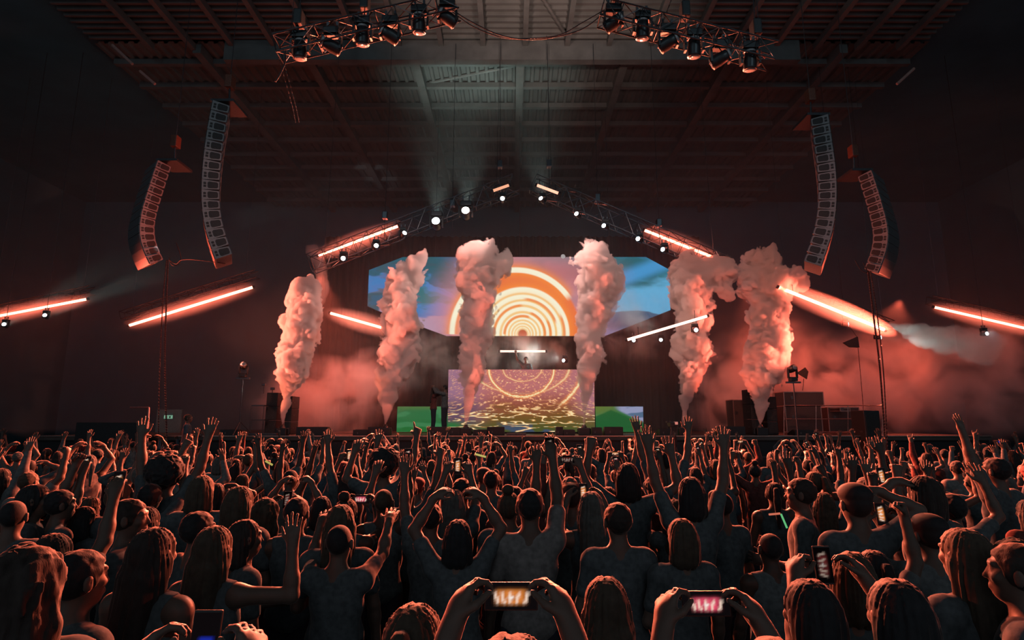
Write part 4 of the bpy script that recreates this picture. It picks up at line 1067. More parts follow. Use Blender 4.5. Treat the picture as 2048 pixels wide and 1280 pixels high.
def make_shirt(arms, sleeve, h=.014):
    """sleeve: 0 vest, .6 tee, 2 long"""
    pts = []
    for sd in (1, -1):
        S, E, W = arm_points(sd, arms[sd]); pts += [S, E]+([W] if sleeve > 1 else [])
    pts = np.array(pts); lo = np.minimum(pts.min(0)-.12, (-.28, -.2, .8)); hi = np.maximum(pts.max(0)+.12, (.28, .2, 1.6))
    s = SDF(lo, hi, h); g = .013
    s.ell((0, 0, .96), (.17+g, .12+g, .13), .05); s.ell((0, .005, 1.12), (.140+g, .10+g, .16), .07); s.ell((0, 0, 1.30), (.160+g, .107+g, .17), .06)
    s.cap((-.130, 0, 1.42), (.130, 0, 1.42), .047+g, k=.05)
    for sd in (1, -1): s.cap((0, -.01, 1.478), (sd*.13, -.005, 1.435), .030+g*.6, .036+g, k=.04)
    for sd in (1, -1):
        S, E, W = arm_points(sd, arms[sd]); u, f = nz3(E-S), nz3(W-E)
        if sleeve > 0: s.ell(S, (.058+g, .055+g, .058+g), .04); s.cap(S, S+(E-S)*min(sleeve, 1), .050+g, .045+g if sleeve < 1 else .042+g, k=.03)
        if sleeve > 1: s.cap(E, E+f*.225, .042+g, .028+g*.8, k=.02)
        if sleeve == 0: s.ell(S+np.array([sd*.02, 0, 0]), (.075, .09, .075), .02, 'cut')
    s.ell((0, .01, 1.535), (.075, .075, .055), .02, 'cut')
    x, y, z = np.meshgrid(s.X, s.Y, s.Z, indexing='ij', sparse=True)
    fold = (fbm(x*7+0*y+0*z, y*7+0*x+0*z, z*5+x*3+0*y, 3, 5)-.5)*.028
    s.F = np.maximum(s.F+fold.astype(np.float32), (.86-z).astype(np.float32)+0*s.F)
    return s.mesh('shirt')
def make_trousers():
    s = SDF((-.25, -.2, .05), (.25, .25, 1.08), .018); g = .016
    s.ell((0, 0, .95), (.155+g, .108+g, .11), .05)
    for sd in (1, -1):
        s.cap((sd*.085, 0, .93), (sd*.10, .01, .50), .085+g, .058+g, k=.02); s.cap((sd*.10, .01, .50), (sd*.105, -.02, .10), .06+g, .045+g, k=.02)
    return s.mesh('trousers')
def make_hair(kind, h=.0075):
    cx, cy, cz = 0, .0, 1.668
    zlo = {'crop': 1.56, 'buzz': 1.56, 'bob': 1.42, 'long': 1.10, 'curly': 1.18, 'afro': 1.45, 'bun': 1.52, 'tail': 1.25, 'cap': 1.58}[kind]
    w = {'afro': .21, 'curly': .20}.get(kind, .16)
    s = SDF((-w, -w-.05, zlo-.04), (w, w, 1.95 if kind in ('bun', 'afro') else 1.86), h)
    big = {'buzz': .004, 'crop': .013, 'cap': .010}.get(kind, .014)
    s.ell((0, -.006, cz+.004), (.074+big, .094+big, .088+big), 0)
    x, y, z = np.meshgrid(s.X, s.Y, s.Z, indexing='ij', sparse=True)
    face = np.maximum(y-.045-(z-1.70)*.55, -(z-1.775))                   # face stays free
    def facecut():
        # remove everything in front of a slanted plane below the hairline
        pl = (y-(.052+np.clip((z-1.66)*.42, -.05, .06)))
        a = np.maximum(s.F, pl+0*s.F); b = np.maximum(s.F, (1.712-z)+0*s.F); s.F = np.minimum(a, b).astype(np.float32)
    nse = lambda f, o=3, sd=1: fbm(x*f+0*y+0*z, y*f+0*x+0*z, z*f+0*x+0*y, o, sd)
    if kind in ('crop', 'buzz', 'cap'):
        facecut()
        nape = (1.585+.05*0+(y+.02)*.55)-z                                 # trimmed at nape and over the ears
        s.F = np.maximum(s.F, nape+0*s.F).astype(np.float32)
        s.ell((.098, .006, 1.640), (.028, .019, .032), .008, 'cut'); s.ell((-.098, .006, 1.640), (.028, .019, .032), .008, 'cut')
        s.F = s.F+((nse(48)-.5)*(.016 if kind == 'crop' else .002)).astype(np.float32)
        if kind == 'cap':
            s.F = np.where(s.F < .03, s.F, s.F); s.ell((0, .0, 1.715), (.093, .112, .070), .006)
            s.cap((-.035, .10, 1.705), (.035, .10, 1.705), .016, k=.01); s.ell((0, .150, 1.702), (.062, .060, .008), .006)
    elif kind == 'afro':
        s.ell((0, -.03, 1.705), (.150, .150, .140), .03); facecut(); s.F = s.F+((nse(42, 3)-.5)*.04).astype(np.float32)
    else:
        if kind == 'bob':
            s.ell((0, -.035, 1.60), (.102, .085, .12), .03); s.ell((0, -.03, 1.52), (.105, .075, .07), .03)
        if kind == 'long':
            s.ell((0, -.03, 1.60), (.097, .082, .12), .03); s.cap((-.035, -.065, 1.55), (-.045, -.125, 1.22), .062, .048, k=.04); s.cap((.035, -.065, 1.55), (.045, -.125, 1.22), .062, .048, k=.04)
            for sd in (1, -1): s.cap((sd*.078, .0, 1.62), (sd*.085, -.03, 1.42), .026, .028, k=.03)
        if kind == 'curly':
            s.ell((0, -.035, 1.66), (.120, .115, .125), .03); s.ell((0, -.055, 1.53), (.140, .095, .12), .04); s.ell((0, -.08, 1.38), (.135, .07, .12), .04)
        if kind == 'bun':
            s.ell((0, -.05, 1.655), (.08, .06, .08), .02); s.ell((0, -.065, 1.795), (.048, .046, .042), .008)
        if kind == 'tail':
            s.ell((0, -.04, 1.66), (.082, .07, .08), .02); s.ell((0, -.118, 1.70), (.028, .028, .028), .012); s.cap((0, -.135, 1.70), (0, -.165, 1.60), .030, .040, k=.01); s.cap((0, -.165, 1.60), (.012, -.135, 1.34), .040, .018, k=.01)
        facecut()
        if kind in ('bun', 'tail'):
            s.F = np.where(z < 1.60+(y+.02)*.5, np.maximum(s.F, (1.60+(y+.02)*.5-z)+0*s.F) if kind == 'bun' else s.F, s.F).astype(np.float32)
        an = np.arctan2(x, -(y+.02)+0*x)
        if kind == 'curly':
            s.F = s.F+((fbm(x*34+0*y+0*z, y*34+0*x+0*z, z*11+0*x+0*y, 3, 4)-.5)*.05).astype(np.float32)
        else:
            wv = fbm(an*9+0*z, z*2.2+0*an, 0*an+0*z+1, 2, 8); s.F = s.F+((wv-.5)*.016+np.sin(an*46+wv*14)*.0018).astype(np.float32)
    return s.mesh('hair')
U = lambda u, f, p=(0, 1, 0), k='open', h=None: dict(u=u, f=f, p=p, k=k, **({'h': h} if h else {}))
DOWN = U((.22, .05, -1), (.10, .22, -1), (-1, 0, 0), 'relax'); DOWNB = U((.25, .10, -1), (-.25, .9, .1), (-1, 0, 0), 'relax')
POSES = {
 'both_up': (U((.38, .15, 1), (.12, .12, 1)), U((.34, .2, 1), (.15, .08, 1))),
 'both_bent': (U((.9, .25, .55), (-.15, .25, 1)), U((.75, .35, .7), (-.2, .15, 1), k='fist')),
 'right_up': (U((.22, .22, 1), (.05, .15, 1)), DOWN),
 'right_fist': (U((.5, .3, .85), (-.05, .25, 1), (-1, .1, 0), 'fist'), DOWNB),
 'right_point': (U((.35, .45, .9), (.05, .45, 1), (-.4, .8, 0), 'point'), U((.7, .4, .3), (-.2, .3, 1), k='relax')),
 'right_horns': (U((.3, .35, .95), (.05, .2, 1), k='horns'), DOWN),
 'phone_high': (U((.10, .75, .75), (-.30, .35, 1), (-.35, .9, .0), 'hold'), U((.10, .75, .75), (-.30, .35, 1), (-.35, .9, .0), 'hold')),
 'phone_face': (U((.15, .85, .1), (-.30, .55, .8), (-.8, .5, 0), 'hold'), U((.15, .85, .1), (-.30, .55, .8), (-.8, .5, 0), 'hold')),
 'phone_one': (U((.10, .55, .85), (-.10, .30, 1), (-.2, .9, 0), 'hold'), DOWN),
 'down': (DOWN, DOWNB),
 'heart': (U((.55, .25, .9), (-.62, .10, .95), (-.8, .4, -.2), 'hold', (-.62, .10, .4)), U((.55, .25, .9), (-.62, .10, .95), (-.8, .4, -.2), 'hold', (-.62, .10, .4))),
 'elbow_up': (U((1, .1, .02), (-.12, .15, 1), k='open'), DOWN),
 'wide': (U((1, .1, .25), (.35, .2, 1), k='open'), U((1, .15, .15), (.3, .3, 1), k='peace')),
 'hand_head': (U((.85, .05, .62), (-.85, .12, .42), (-.2, .2, -1), 'relax', (-.9, .1, .05)), DOWN),
 'forward': (U((.2, .9, .35), (.0, .75, .75), (-.1, .6, -1), 'open', (0, .95, .5)), U((.25, .8, .2), (.0, .6, .8), (-.1, .6, -1), 'open', (0, .9, .6))),
}
M_skin = [mat('skin_a', (.15, .095, .075), .5, noise=.06, spec=.25, sheen=.55), mat('skin_b', (.12, .078, .06), .5, noise=.06, spec=.25, sheen=.55), mat('skin_c', (.075, .05, .04), .5, noise=.06, spec=.25, sheen=.55)]
M_hair = [mat('hair_dark', (.03, .03, .032), .7, noise=.2, spec=.12, sheen=.55, bump=.22, bscale=(220, 220, 14)), mat('hair_brown', (.045, .035, .032), .7, noise=.2, spec=.12, sheen=.55, bump=.22, bscale=(220, 220, 14)),
          mat('hair_fair', (.08, .06, .045), .7, noise=.2, spec=.12, sheen=.55, bump=.22, bscale=(220, 220, 14)), mat('hair_grey', (.12, .11, .10), .7, noise=.2, spec=.12, sheen=.55, bump=.5, bscale=(220, 220, 14))]
M_cloth = [mat('cloth_black', (.115, .12, .125), .9, spec=.05, sheen=.35, bump=.2), mat('cloth_navy', (.09, .105, .13), .9, spec=.05, sheen=.35, bump=.2), mat('cloth_grey', (.15, .15, .15), .9, spec=.05, sheen=.35, bump=.2),
           mat('cloth_red', (.16, .05, .045), .9, spec=.05, sheen=.35, bump=.2), mat('cloth_pale', (.22, .19, .18), .9, spec=.05, sheen=.35, bump=.2)]
M_denim = mat('denim', (.02, .025, .04), .9)
M_capc = [mat('cap_black', (.015, .015, .017), .8, sheen=.1), mat('cap_red', (.2, .02, .02), .8, sheen=.1)]
HAIRW = {'crop': 'short-haired', 'buzz': 'crop-headed', 'bob': 'bob-haired', 'long': 'long-haired', 'curly': 'curly-haired', 'afro': 'afro-haired', 'bun': 'bun-haired', 'tail': 'ponytailed', 'cap': 'cap-wearing'}
POSEW = {'both_up': 'both arms up', 'both_bent': 'bent arms raised', 'right_up': 'one arm straight up', 'right_fist': 'one raised fist', 'right_point': 'one hand pointing up', 'right_horns': 'two fingers raised', 'phone_high': 'hands lifting a phone',
         'phone_face': 'phone held at face height', 'phone_one': 'one hand lifting a phone', 'down': 'arms down', 'heart': 'hands joined overhead', 'wide': 'arms spread wide', 'elbow_up': 'one arm bent upward', 'hand_head': 'a hand on the head', 'forward': 'both hands reaching forward'}
BODYM, SHIRTM, HAIRM, ANCH = {}, {}, {}, {}
TROUS = make_trousers(); TROUS.materials.append(M_denim)
def blank(me):
    if not me.materials: me.materials.append(M_skin[0])
    return me
def body_mesh(p):
    if p not in BODYM:
        a = POSES[p]; BODYM[p] = blank(make_body({1: a[0], -1: a[1]}))
    return BODYM[p]
def shirt_mesh(p, sl):
    if (p, sl) not in SHIRTM:
        a = POSES[p]; SHIRTM[(p, sl)] = blank(make_shirt({1: a[0], -1: a[1]}, sl))
    return SHIRTM[(p, sl)]
def hair_mesh(k):
    if k not in HAIRM: HAIRM[k] = blank(make_hair(k))
    return HAIRM[k]
def anchor(p):
    """where a phone sits for this pose: midpoint (two hands) or grip (one hand)"""
    a = POSES[p]; r = []
    for sd in (1, -1):
        S, E, W = arm_points(sd, a[0 if sd == 1 else 1]); f = nz3(W-E); d, n, t = hand_frame(sd, a[0 if sd == 1 else 1], f); r.append(W+d*.085+n*.030)
    return (r[0]+r[1])/2 if p in ('phone_high', 'phone_face') else r[0]
def setmat(o, m):
    o.material_slots[0].link = 'OBJECT'; o.material_slots[0].material = m
PEOPLE = []
def person(x, y, yaw, s, pose, hair, label=None, mirror=False, skin=0, hc=0, cl=0, sl=.6, lean=0.0, z=0.0, group='people in the concert crowd', roll=0.0):
    o = put(bpy.data.objects.new('person', body_mesh(pose))); setmat(o, M_skin[skin])
    o.location = (x, y, z); o.rotation_euler = (lean, roll, yaw); o.scale = (-s if mirror else s, s, s)
    h = put(bpy.data.objects.new('cap' if hair == 'cap' else 'hair', hair_mesh(hair)), o); setmat(h, M_capc[hc % 2] if hair == 'cap' else M_hair[hc])
    t = put(bpy.data.objects.new('shirt', shirt_mesh(pose, sl)), o); setmat(t, M_cloth[cl])
    q = put(bpy.data.objects.new('trousers', TROUS), o)
    tag(o, label, 'person', group); PEOPLE.append((o, pose, hair, x, y)); return o
def proj(v):
    dx, dy, dz = v[0], v[1], v[2]-CAMZ
    f = dy*cT+dz*sT; u = -dy*sT+dz*cT
    return 1024+FPX*dx/f, 640-FPX*u/f
# ---- phones
PHS = {}
def phone_art(seed, kind):
    n, m = 22, 12; x, y = np.meshgrid(np.linspace(0, 1, n), np.linspace(0, 1, m), indexing='ij'); c = np.zeros((n, m, 3))+lin((14, 10, 12))
    if kind == 'blue': return mixc(c, (30, 50, 190), sstep(.30, .38, x)*sstep(.62, .54, x)*sstep(.2, .4, y)*sstep(.9, .7, y)*.8)
    tint = {'warm': (255, 150, 70), 'pink': (255, 90, 120), 'dim': (150, 60, 60)}[kind]
    d = np.abs(x-.5)*2; c = mixc(c, tint, sstep(.75, .35, d)*sstep(.12, .3, y)*sstep(.85, .65, y)*(.5+.5*vnoise(x*9, y*5, 0*x, seed)))
    for k in range(5):
        q = .2+.15*k; c = mixc(c, (255, 225, 205), sstep(.045, .015, np.abs(x-q-.03*np.sin(y*6+k)))*sstep(.15, .3, y)*sstep(.75, .55, y)*.9)
    c = mixc(c, (255, 240, 230), sstep(.12, .04, np.hypot((x-.5)*1.4, y-.45)))
    return c*(.35 if kind == 'dim' else 1)
def phone(loc, rot, land, kind, label, s=1.0):
    k = (land, kind)
    if k not in PHS:
        w, h = (.152, .074) if land else (.074, .152)
        b = MB().box((0, 0, 0), (w, .009, h), bev=.003); bo = b.build('phone', M_plastic); me = bo.data; bpy.data.objects.remove(bo)
        a = phone_art(len(PHS)*7+3, kind); n, m = a.shape[:2]
        X = np.linspace(-w*.47, w*.47, n if land else m); Z = np.linspace(-h*.46, h*.46, m if land else n)
        if not land: a = np.repeat(a[:, :, None], 1, 2)[:, :, 0].transpose(1, 0, 2)
        gx, gz = np.meshgrid(X, Z, indexing='ij'); V = np.stack([gx, np.full_like(gx, -.0052), gz], -1).reshape(-1, 3)
        A, B = gx.shape; id = np.arange(A*B).reshape(A, B); Q = np.stack([id[:-1, :-1], id[1:, :-1], id[1:, 1:], id[:-1, 1:]], -1).reshape(-1, 4)
        sm = mesh_np('lit_screen', V, Q, False); at = sm.color_attributes.new('col', 'FLOAT_COLOR', 'POINT')
        at.data.foreach_set('color', np.concatenate([a, np.ones(a.shape[:2]+(1,))], -1).astype(np.float32).ravel()); sm.materials.append(glow_attr('phone_screen', .9))
        PHS[k] = (me, sm)
    me, sm = PHS[k]; o = put(bpy.data.objects.new('phone', me)); o.location = loc; o.rotation_euler = rot; o.scale = (s,)*3
    put(bpy.data.objects.new('lit_screen', sm), o); tag(o, label, 'phone', 'phones held up in the crowd'); return o
def hold_phone(o, pose, s, land, kind, label):
    a = anchor(pose); me = Matrix.LocRotScale(o.location, o.rotation_euler, o.scale)
    w = me @ Vector(a.tolist())
    p = phone(w, (math.radians(-8), 0, o.rotation_euler.z), land, kind, label); return p
TAKEN = []
def hero(px, ytop, w, pose, hair, label, yaw=0, mirror=False, d=None, smax=1.12, **k):
    """px, ytop: top of the head in the photo; w: width of the head there"""
    dz = ytop-840.0
    s = 2.35/(1.775+.19*dz/w); s = min(max(s, .9), smax)
    Y = d if d else 1150*(2.35-1.775*s)/dz
    for _ in range(4):
        c = P(px, ytop, Y); Y = Y*(2.35-1.775*s)/max(.05, 2.35-c.z) if not d else Y
    if d: s = P(px, ytop, d).z/1.775
    c = P(px, ytop, Y)
    o = person(c.x, Y, math.radians(yaw), s, pose, hair, label, mirror, **k); TAKEN.append((c.x, Y)); return o, s
H = hero
H(60, 1096, 118, 'down', 'curly', 'person with big curly hair, cut by the bottom left corner', 15, hc=1, cl=0)
H(163, 1097, 92, 'down', 'crop', 'person with short dark hair and lit ear, next to the curly head at bottom left', -28, cl=0)
H(310, 1053, 82, 'down', 'long', 'person with long straight hair, left of the bent raised arm', -12, hc=1, cl=0, sl=0)
o, s = H(430, 1050, 70, 'elbow_up', 'long', 'long-haired person with an arm bent upward to the right, near the left front', -8, hc=2, sl=0)
H(492, 1038, 58, 'down', 'bob', 'person behind the bent raised arm at left front', -50, hc=1)
H(595, 993, 52, 'down', 'crop', 'short-haired person with sloping bare shoulders behind the long-haired pair', 0, sl=0, skin=1)
H(682, 1008, 58, 'down', 'long', 'person with glowing outlined long hair, just behind the broad-shouldered head', 10, hc=2)
H(680, 1046, 60, 'forward', 'buzz', 'broad-shouldered person with cropped round head, arms out low in the left centre', 0, cl=0, sl=.6)
H(644, 992, 40, 'down', 'bob', 'small head between the two people at left centre', 20, hc=0)
H(772, 1010, 40, 'right_up', 'crop', 'person with one bare arm straight up beneath the green-rimmed afro', 0, sl=0, skin=0)
o, s = H(916, 1038, 56, 'heart', 'bob', 'person with fingertips joined overhead, left of the tall phone arm', 5, hc=0)
o, s = H(1060, 975, 60, 'phone_one', 'crop', 'tall person in a pale T-shirt holding a phone far above the crowd', 0, cl=4, skin=1)
TALL = (o, s)
H(1235, 1003, 60, 'down', 'crop', 'person with curly short hair, right of the pale T-shirt', 5, hc=1)
H(1362, 1036, 58, 'down', 'bob', 'person with round glowing hair outline, right centre, below a tilted phone', 12, hc=2)
H(1443, 983, 46, 'down', 'buzz', 'round cropped head with ear showing, right centre', 18, skin=1)
H(1600, 955, 50, 'down', 'crop', 'person turned to the left in profile, head under the lamp stand', 62, hc=1)
H(1380, 953, 52, 'both_up', 'bob', 'person in dark top with wide shoulders and raised arms, right centre', 0, hc=0)
H(816, 953, 42, 'right_point', 'crop', 'round dark head with one arm raised beside it, left of the joined hands', 0, hc=0)
H(924, 955, 42, 'down', 'crop', 'round dark head just left of the tall phone arm', 5, hc=0)
H(1210, 1152, 92, 'down', 'long', 'person with long fair hair, at the very bottom right of the centre', 8, hc=2, cl=0)
H(828, 1205, 118, 'down', 'tail', 'person with glittering hair clips, at the very bottom left of centre', -8, hc=2, cl=0, smax=1.0)
H(1618, 1157, 104, 'down', 'bob', 'person with smooth shining hair at the bottom, right side', 12, hc=0, cl=0)
H(1702, 1102, 84, 'down', 'bob', 'person with fair-sided hair behind the glitter headband, right side', -22, hc=2)
H(1925, 1055, 84, 'down', 'long', 'person with long loose hair near the right edge', 14, hc=2)
H(2030, 1084, 92, 'down', 'crop', 'person in profile facing left, cut by the right edge', 48, hc=1, skin=0)
o, s = H(1845, 950, 58, 'hand_head', 'bob', 'person with elbow up and hand on the head, right side', 5, mirror=True, hc=1, sl=0)
H(1990, 914, 46, 'right_up', 'crop', 'dark-haired person near the right edge with an arm up', 20, mirror=True)
H(1708, 968, 62, 'hand_head', 'cap', 'person in a cap with elbows out, right side', 0, cl=0)
H(1900, 985, 50, 'both_bent', 'crop', 'person shaking two raised fists near the right edge', 0, cl=0)
H(30, 998, 54, 'down', 'buzz', 'smooth round head at the left edge', 20, skin=0)
H(123, 978, 48, 'right_fist', 'crop', 'person with a forearm raised before the face, left edge', -40, mirror=True)
H(72, 968, 50, 'down', 'bob', 'person bowing the head in profile to the right, left edge', -60)
H(170, 1012, 42, 'down', 'bob', 'small round head low at left behind the curly head', -20, hc=0)
H(262, 996, 62, 'down', 'crop', 'person in profile facing right, face outlined in red, left side', -72, hc=1)
H(242, 966, 46, 'down', 'bun', 'person with hair in a bun, filming at left', -10, hc=2)
H(303, 966, 44, 'phone_high', 'crop', 'person with linked wrists lifting a phone, left side', 0)
H(405, 950, 48, 'down', 'bob', 'person with fair-edged short hair, left of centre', 10, hc=2)
H(480, 971, 54, 'down', 'bob', 'person with smooth bright-edged hair, left centre', -6, hc=2)
H(398, 1021, 60, 'down', 'crop', 'hunched dark head below the fair-edged short hair', -30)
H(335, 924, 46, 'both_up', 'afro', 'bushy-haired person with a red-lit raised arm, left side', 0, hc=0)
H(770, 908, 50, 'right_point', 'afro', 'person with a perfectly round afro rimmed in green', 0, hc=0)
H(288, 930, 38, 'right_point', 'crop', 'smooth grey head below a hand with two raised fingers', -20, hc=3)
H(1330, 900, 36, 'both_up', 'crop', 'person in front of the right green screen, both arms up', 0)
H(1255, 925, 38, 'both_bent', 'bob', 'dark person with a leaning raised forearm, right of the tall phone arm', -10, d=5.4)
H(700, 925, 34, 'both_up', 'long', 'long-haired person stretching both arms, left of the round afro', 0, hc=0)
# three people nearest the lens holding phones level, heads below the picture
def phone_hero(px, py, Y, pose, land, kind, label, plabel, hair='crop', yaw=0, **k):
    t = P(px, py, Y); s = 1.0; a = anchor(pose); s = min(1.12, max(.86, t.z/a[2]))
    c, sn = math.cos(math.radians(yaw)), math.sin(math.radians(yaw))
    mx = -1 if k.get('mirror') else 1
    ax, ay = mx*a[0]*s*c-a[1]*s*sn, mx*a[0]*s*sn+a[1]*s*c
    z = t.z-a[2]*s
    o = person(t.x-ax, Y-ay, math.radians(yaw), s, pose, hair, label, z=0, **k)
    TAKEN.append((t.x-ax, Y-ay)); ph = hold_phone(o, pose, s, land, kind, plabel); return o, ph
phone_hero(1022, 1192, 1.75, 'phone_face', True, 'warm', 'short person at the very bottom holding a phone level with both hands', 'phone held level at the bottom centre, screen showing the orange stage', 'bob', hc=0)
phone_hero(1412, 1207, 1.95, 'phone_face', True, 'pink', 'person low at the bottom right filming with a phone in both hands', 'phone held level at the bottom right, screen showing pinkish lights', 'crop')
phone_hero(410, 1284, 1.62, 'phone_face', False, 'blue', 'person low at the bottom left with a phone before the face', 'phone at the bottom left with a faint blue screen', 'bob')
phone_hero(1646, 1130, 2.6, 'phone_face', False, 'dim', 'person behind the glitter headband raising a phone upright', 'dim upright phone above the shining hair, bottom right', 'bob')
ZONES = [(90, 'far left edge'), (230, 'left side'), (350, 'below the exit sign'), (480, 'below the left lamp stand'), (620, 'below the first jet'), (720, 'left of the second jet'), (820, 'below the second jet'), (900, 'below the photographers'),
         (985, 'below the third jet'), (1090, 'under the performer'), (1190, 'below the fourth jet'), (1300, 'below the right green screen'), (1420, 'below the fifth jet'), (1510, 'left of the sixth jet'), (1600, 'below the sixth jet'), (1720, 'below the right railing'), (1840, 'right of the railing'), (3000, 'far right edge')]
BANDS = [(3.4, 'nearest rows'), (4.6, 'close rows'), (6.2, 'lower middle rows'), (8.2, 'middle rows'), (10.6, 'upper middle rows'), (13.2, 'far rows'), (16, 'farther rows'), (30, 'rows at the stage')]
def zone(px): return next(n for l, n in ZONES if px < l)
def band(y): return next(n for l, n in BANDS if y < l)
PHONES = [(172, 930, 'phone_one', False, 'warm'), (237, 968, 'phone_one', False, 'warm'), (816, 914, 'phone_one', False, 'pink'), (916, 932, 'phone_high', False, 'warm'), (699, 911, 'phone_high', False, 'warm'), (722, 998, 'phone_face', True, 'pink'),
          (1134, 919, 'phone_high', True, 'dim'), (1160, 903, 'phone_one', False, 'warm'), (1230, 907, 'phone_high', True, 'warm'), (1232, 926, 'phone_one', False, 'pink'), (1325, 1003, 'phone_face', True, 'dim'), (1316, 907, 'phone_one', False, 'warm'),
          (1403, 891, 'phone_one', False, 'warm'), (1396, 902, 'phone_one', False, 'pink'), (1480, 883, 'phone_high', True, 'warm'), (1167, 985, 'phone_face', False, 'warm'), (1613, 890, 'phone_one', False, 'warm'), (1763, 953, 'phone_high', False, 'warm'),
          (1762, 1028, 'phone_face', False, 'warm'), (647, 881, 'phone_one', False, 'dim'), (1632, 873, 'phone_one', False, 'warm'), (1998, 884, 'phone_high', True, 'blue'), (575, 1000, 'phone_face', False, 'dim'), (1450, 905, 'phone_one', False, 'pink'), (1087, 893, 'phone_high', True, 'warm')]
hs = ['crop', 'bob', 'buzz', 'long', 'tail', 'bun', 'cap', 'crop', 'bob', 'long', 'curly', 'crop']
seenp = {}
for i, (px, py, pose, land, kind) in enumerate(PHONES):
    a = anchor(pose); s = random.uniform(.93, 1.02); Y = 1150*(2.35-a[2]*s)/max(8, py-840)
    for _ in range(6):
        t = P(px, py, Y); Y = Y*max(.02, (2.35-a[2]*s))/max(.02, (2.35-t.z))
        Y = min(max(Y, 2.6), 18.5)
    t = P(px, py, Y); s = min(1.1, t.z/a[2]); hr = hs[i % len(hs)]
    b_ = band(Y); zn = zone(px); land_ = 'sideways' if land else 'upright'
    kd = {'warm': 'orange-lit', 'pink': 'pink-lit', 'dim': 'dim', 'blue': 'bluish'}[kind]
    lab = '%s %s phone, %s, %s' % (kd, land_, zn, b_); seenp[lab] = seenp.get(lab, 0)+1
    if seenp[lab] > 1: lab = lab+', the other of the pair'
    o = person(t.x-a[0]*s, Y-a[1]*s, 0, s, pose, hr, None, skin=i % 3, hc=i % 4, cl=random.choice([0, 0, 1, 2]), sl=random.choice([.6, .6, 0]))
    TAKEN.append((o.location.x, o.location.y)); hold_phone(o, pose, s, land, kind, lab)
o, s = TALL; hold_phone(o, 'phone_one', s, False, 'dim', 'dark upright phone held highest of all, before the water screen')
# ---- the rest of the crowd, jittered rows
plist = ['both_up', 'both_bent', 'right_up', 'right_fist', 'right_point', 'right_horns', 'down', 'down', 'heart', 'wide', 'forward', 'right_up', 'both_up', 'hand_head', 'both_bent']
near_list = ['down', 'down', 'down', 'right_fist', 'down', 'both_bent', 'right_point', 'down', 'right_up']
y = 3.5; row = 0; cnt = 0; MAXP = 298
cand = []
while y < 18.6:
    dx = .60 if y < 6 else (.72 if y < 9 else (.92 if y < 13 else 1.12)); half = .93*y+.9
    x = -half+(row % 2)*dx*.5
    while x < half:
        cand.append((x+random.uniform(-.17, .17)*dx/.6, y+random.uniform(-.2, .2))); x += dx
    y += .62 if y < 6 else (.78 if y < 9 else (.98 if y < 13 else 1.15)); row += 1
free = [(x, y) for (x, y) in cand if all((x-a)**2+(y-b)**2 > .40**2 for a, b in TAKEN)]
print('candidates', len(free), 'heroes', len(PEOPLE))
room = MAXP-len(PEOPLE)
if len(free) > room:
    idx = sorted(random.sample(range(len(free)), room)); free = [free[i] for i in idx]
for (x, y) in free:
    L = near_list if y < 4.6 else plist; pose = random.choice(L); hr = random.choice(hs)
    s = random.uniform(.90, 1.03)
    if y < 4.6: s = min(s, .97)
    person(x, y, math.radians(random.gauss(0, 17))+math.atan2(x, 24-y)*-.8, s, pose, hr, None, random.random() < .5, random.choice([0, 0, 1, 2]), random.choice([0, 0, 1, 2, 3] if y > 5 else [0, 0, 1, 2]),
           random.choice([0, 0, 0, 1, 2, 3, 4]), random.choice([.6, .6, 0, 2]), lean=random.uniform(-.06, .03), roll=random.uniform(-.05, .05))
# labels for the unnamed: looks and place, ordered from left to right where two agree
cells = {}
for (o, pose, hair, x, y) in PEOPLE:
    if 'label' in o: continue
    px, py = proj((x, y, 1.7)); key = '%s person, %s, %s, %s' % (HAIRW[hair], POSEW[pose], zone(px), band(y)); cells.setdefault(key, []).append((px, o))
for key, l in cells.items():
    l.sort(key=lambda t: t[0])
    for i, (px, o) in enumerate(l):
        o['label'] = key if len(l) == 1 else (('leftmost', 'rightmost')[i] if len(l) == 2 else '%s-from-left' % ['first', 'second', 'third', 'fourth', 'fifth'][i])+' '+key
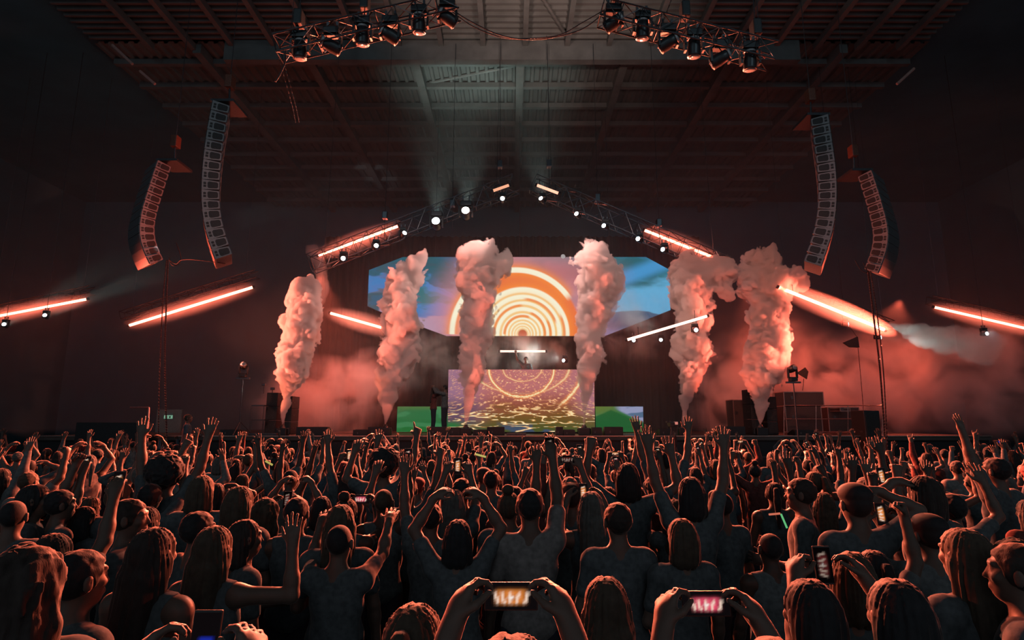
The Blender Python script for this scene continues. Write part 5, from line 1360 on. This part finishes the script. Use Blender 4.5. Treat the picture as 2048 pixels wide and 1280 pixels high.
# ---- people on the stage and in the pit
gS = 'people on and beside the stage'
def stage_person(px, ytop, Y, zb, pose, hair, label, yaw=0, **k):
    c = P(px, ytop, Y); s = (c.z-zb)/1.775; return person(c.x, Y, math.radians(yaw), s, pose, hair, label, z=zb, group=gS, **k)
POSES['dj'] = (U((.25, .3, -1), (-.1, 1, -.1), (0, 0, -1), 'relax'), U((.62, .1, .72), (.25, .1, 1), (0, 1, 0), 'point'))
POSES['camera_up'] = (U((.25, .95, .25), (-.45, .45, .6), (-.8, .4, 0), 'hold'), U((.25, .95, .25), (-.45, .45, .6), (-.8, .4, 0), 'hold'))
stage_person(1052, 713, 25.2, 3.15, 'dj', 'crop', 'performer with one arm raised, standing behind the water screen', yaw=180, mirror=True, cl=0, hc=0)
stage_person(868, 774, 22.9, SZ, 'camera_up', 'long', 'photographer in loose trousers leaning beside the taller one on stage', yaw=-78, hc=1, cl=3, lean=0)
stage_person(890, 769, 22.7, SZ, 'camera_up', 'buzz', 'taller dark photographer on stage, arms lifted to the left', yaw=82, hc=0, cl=0, sl=2, lean=0)
o = stage_person(377, 828, 18.6, .55, 'down', 'crop', 'man in a dark T-shirt standing sideways above the crowd, left', yaw=-70, hc=2, cl=1)
pr = MB().box((o.location.x, 18.6, .27), (1.4, 1.0, .54), bev=.02).build('pit_platform', M_black); tag(pr, 'low black step under the man standing at left', 'platform')
bx = MB().box((P(868, 785, 22.9).x+.28, 22.85, P(868, 788, 22.9).z), (.14, .12, .1), bev=.02).tube((P(868, 785, 22.9).x+.28, 22.85, P(868, 788, 22.9).z), (P(868, 785, 22.9).x+.42, 22.85, P(868, 788, 22.9).z), .035).build('photo_camera', M_plastic); tag(bx, 'photo camera held up between the two photographers', 'camera')
# performer's desk
dk = empty('mixing_desk', (P(1040, 740, 24.8).x, 24.85, 4.0)); tag(dk, 'low mixing desk in front of the performer, above the water screen', 'desk')
MB().box((0, 0, .02), (2.2, .55, .08), bev=.01).build('table_top', M_plastic, dk)
for k in (-.5, 0, .5): MB().box((k, 0, .09), (.34, .4, .06), bev=.01).build('player', M_plastic, dk)
MB().tube((-.62, 0, .06), (-.60, 0, .24), .012).build('microphone_stem', M_alu, dk)
# glow sticks and fans held up
for (a, b, Y, c, lab) in (((1538, 1029), (1560, 1027), 3.6, (1, .25, .15), 'short red light stick held at right centre'), ((1562, 1028), (1574, 1056), 3.6, (.2, .8, .3), 'thin green light stick held at right centre'),
                          ((950, 908), (972, 914), 7, (.8, .7, .2), 'thin yellow light stick, left of the tall phone arm'), ((531, 1082-160), (545, 1090-160), 7, (.7, .6, .15), 'small yellow light stick below the first jet')):
    o = MB().tube(P(*a, Y), P(*b, Y), .006*Y/3.6).build('light_stick', glow('stick%s' % lab[:14], c, .6)); tag(o, lab, 'light stick')
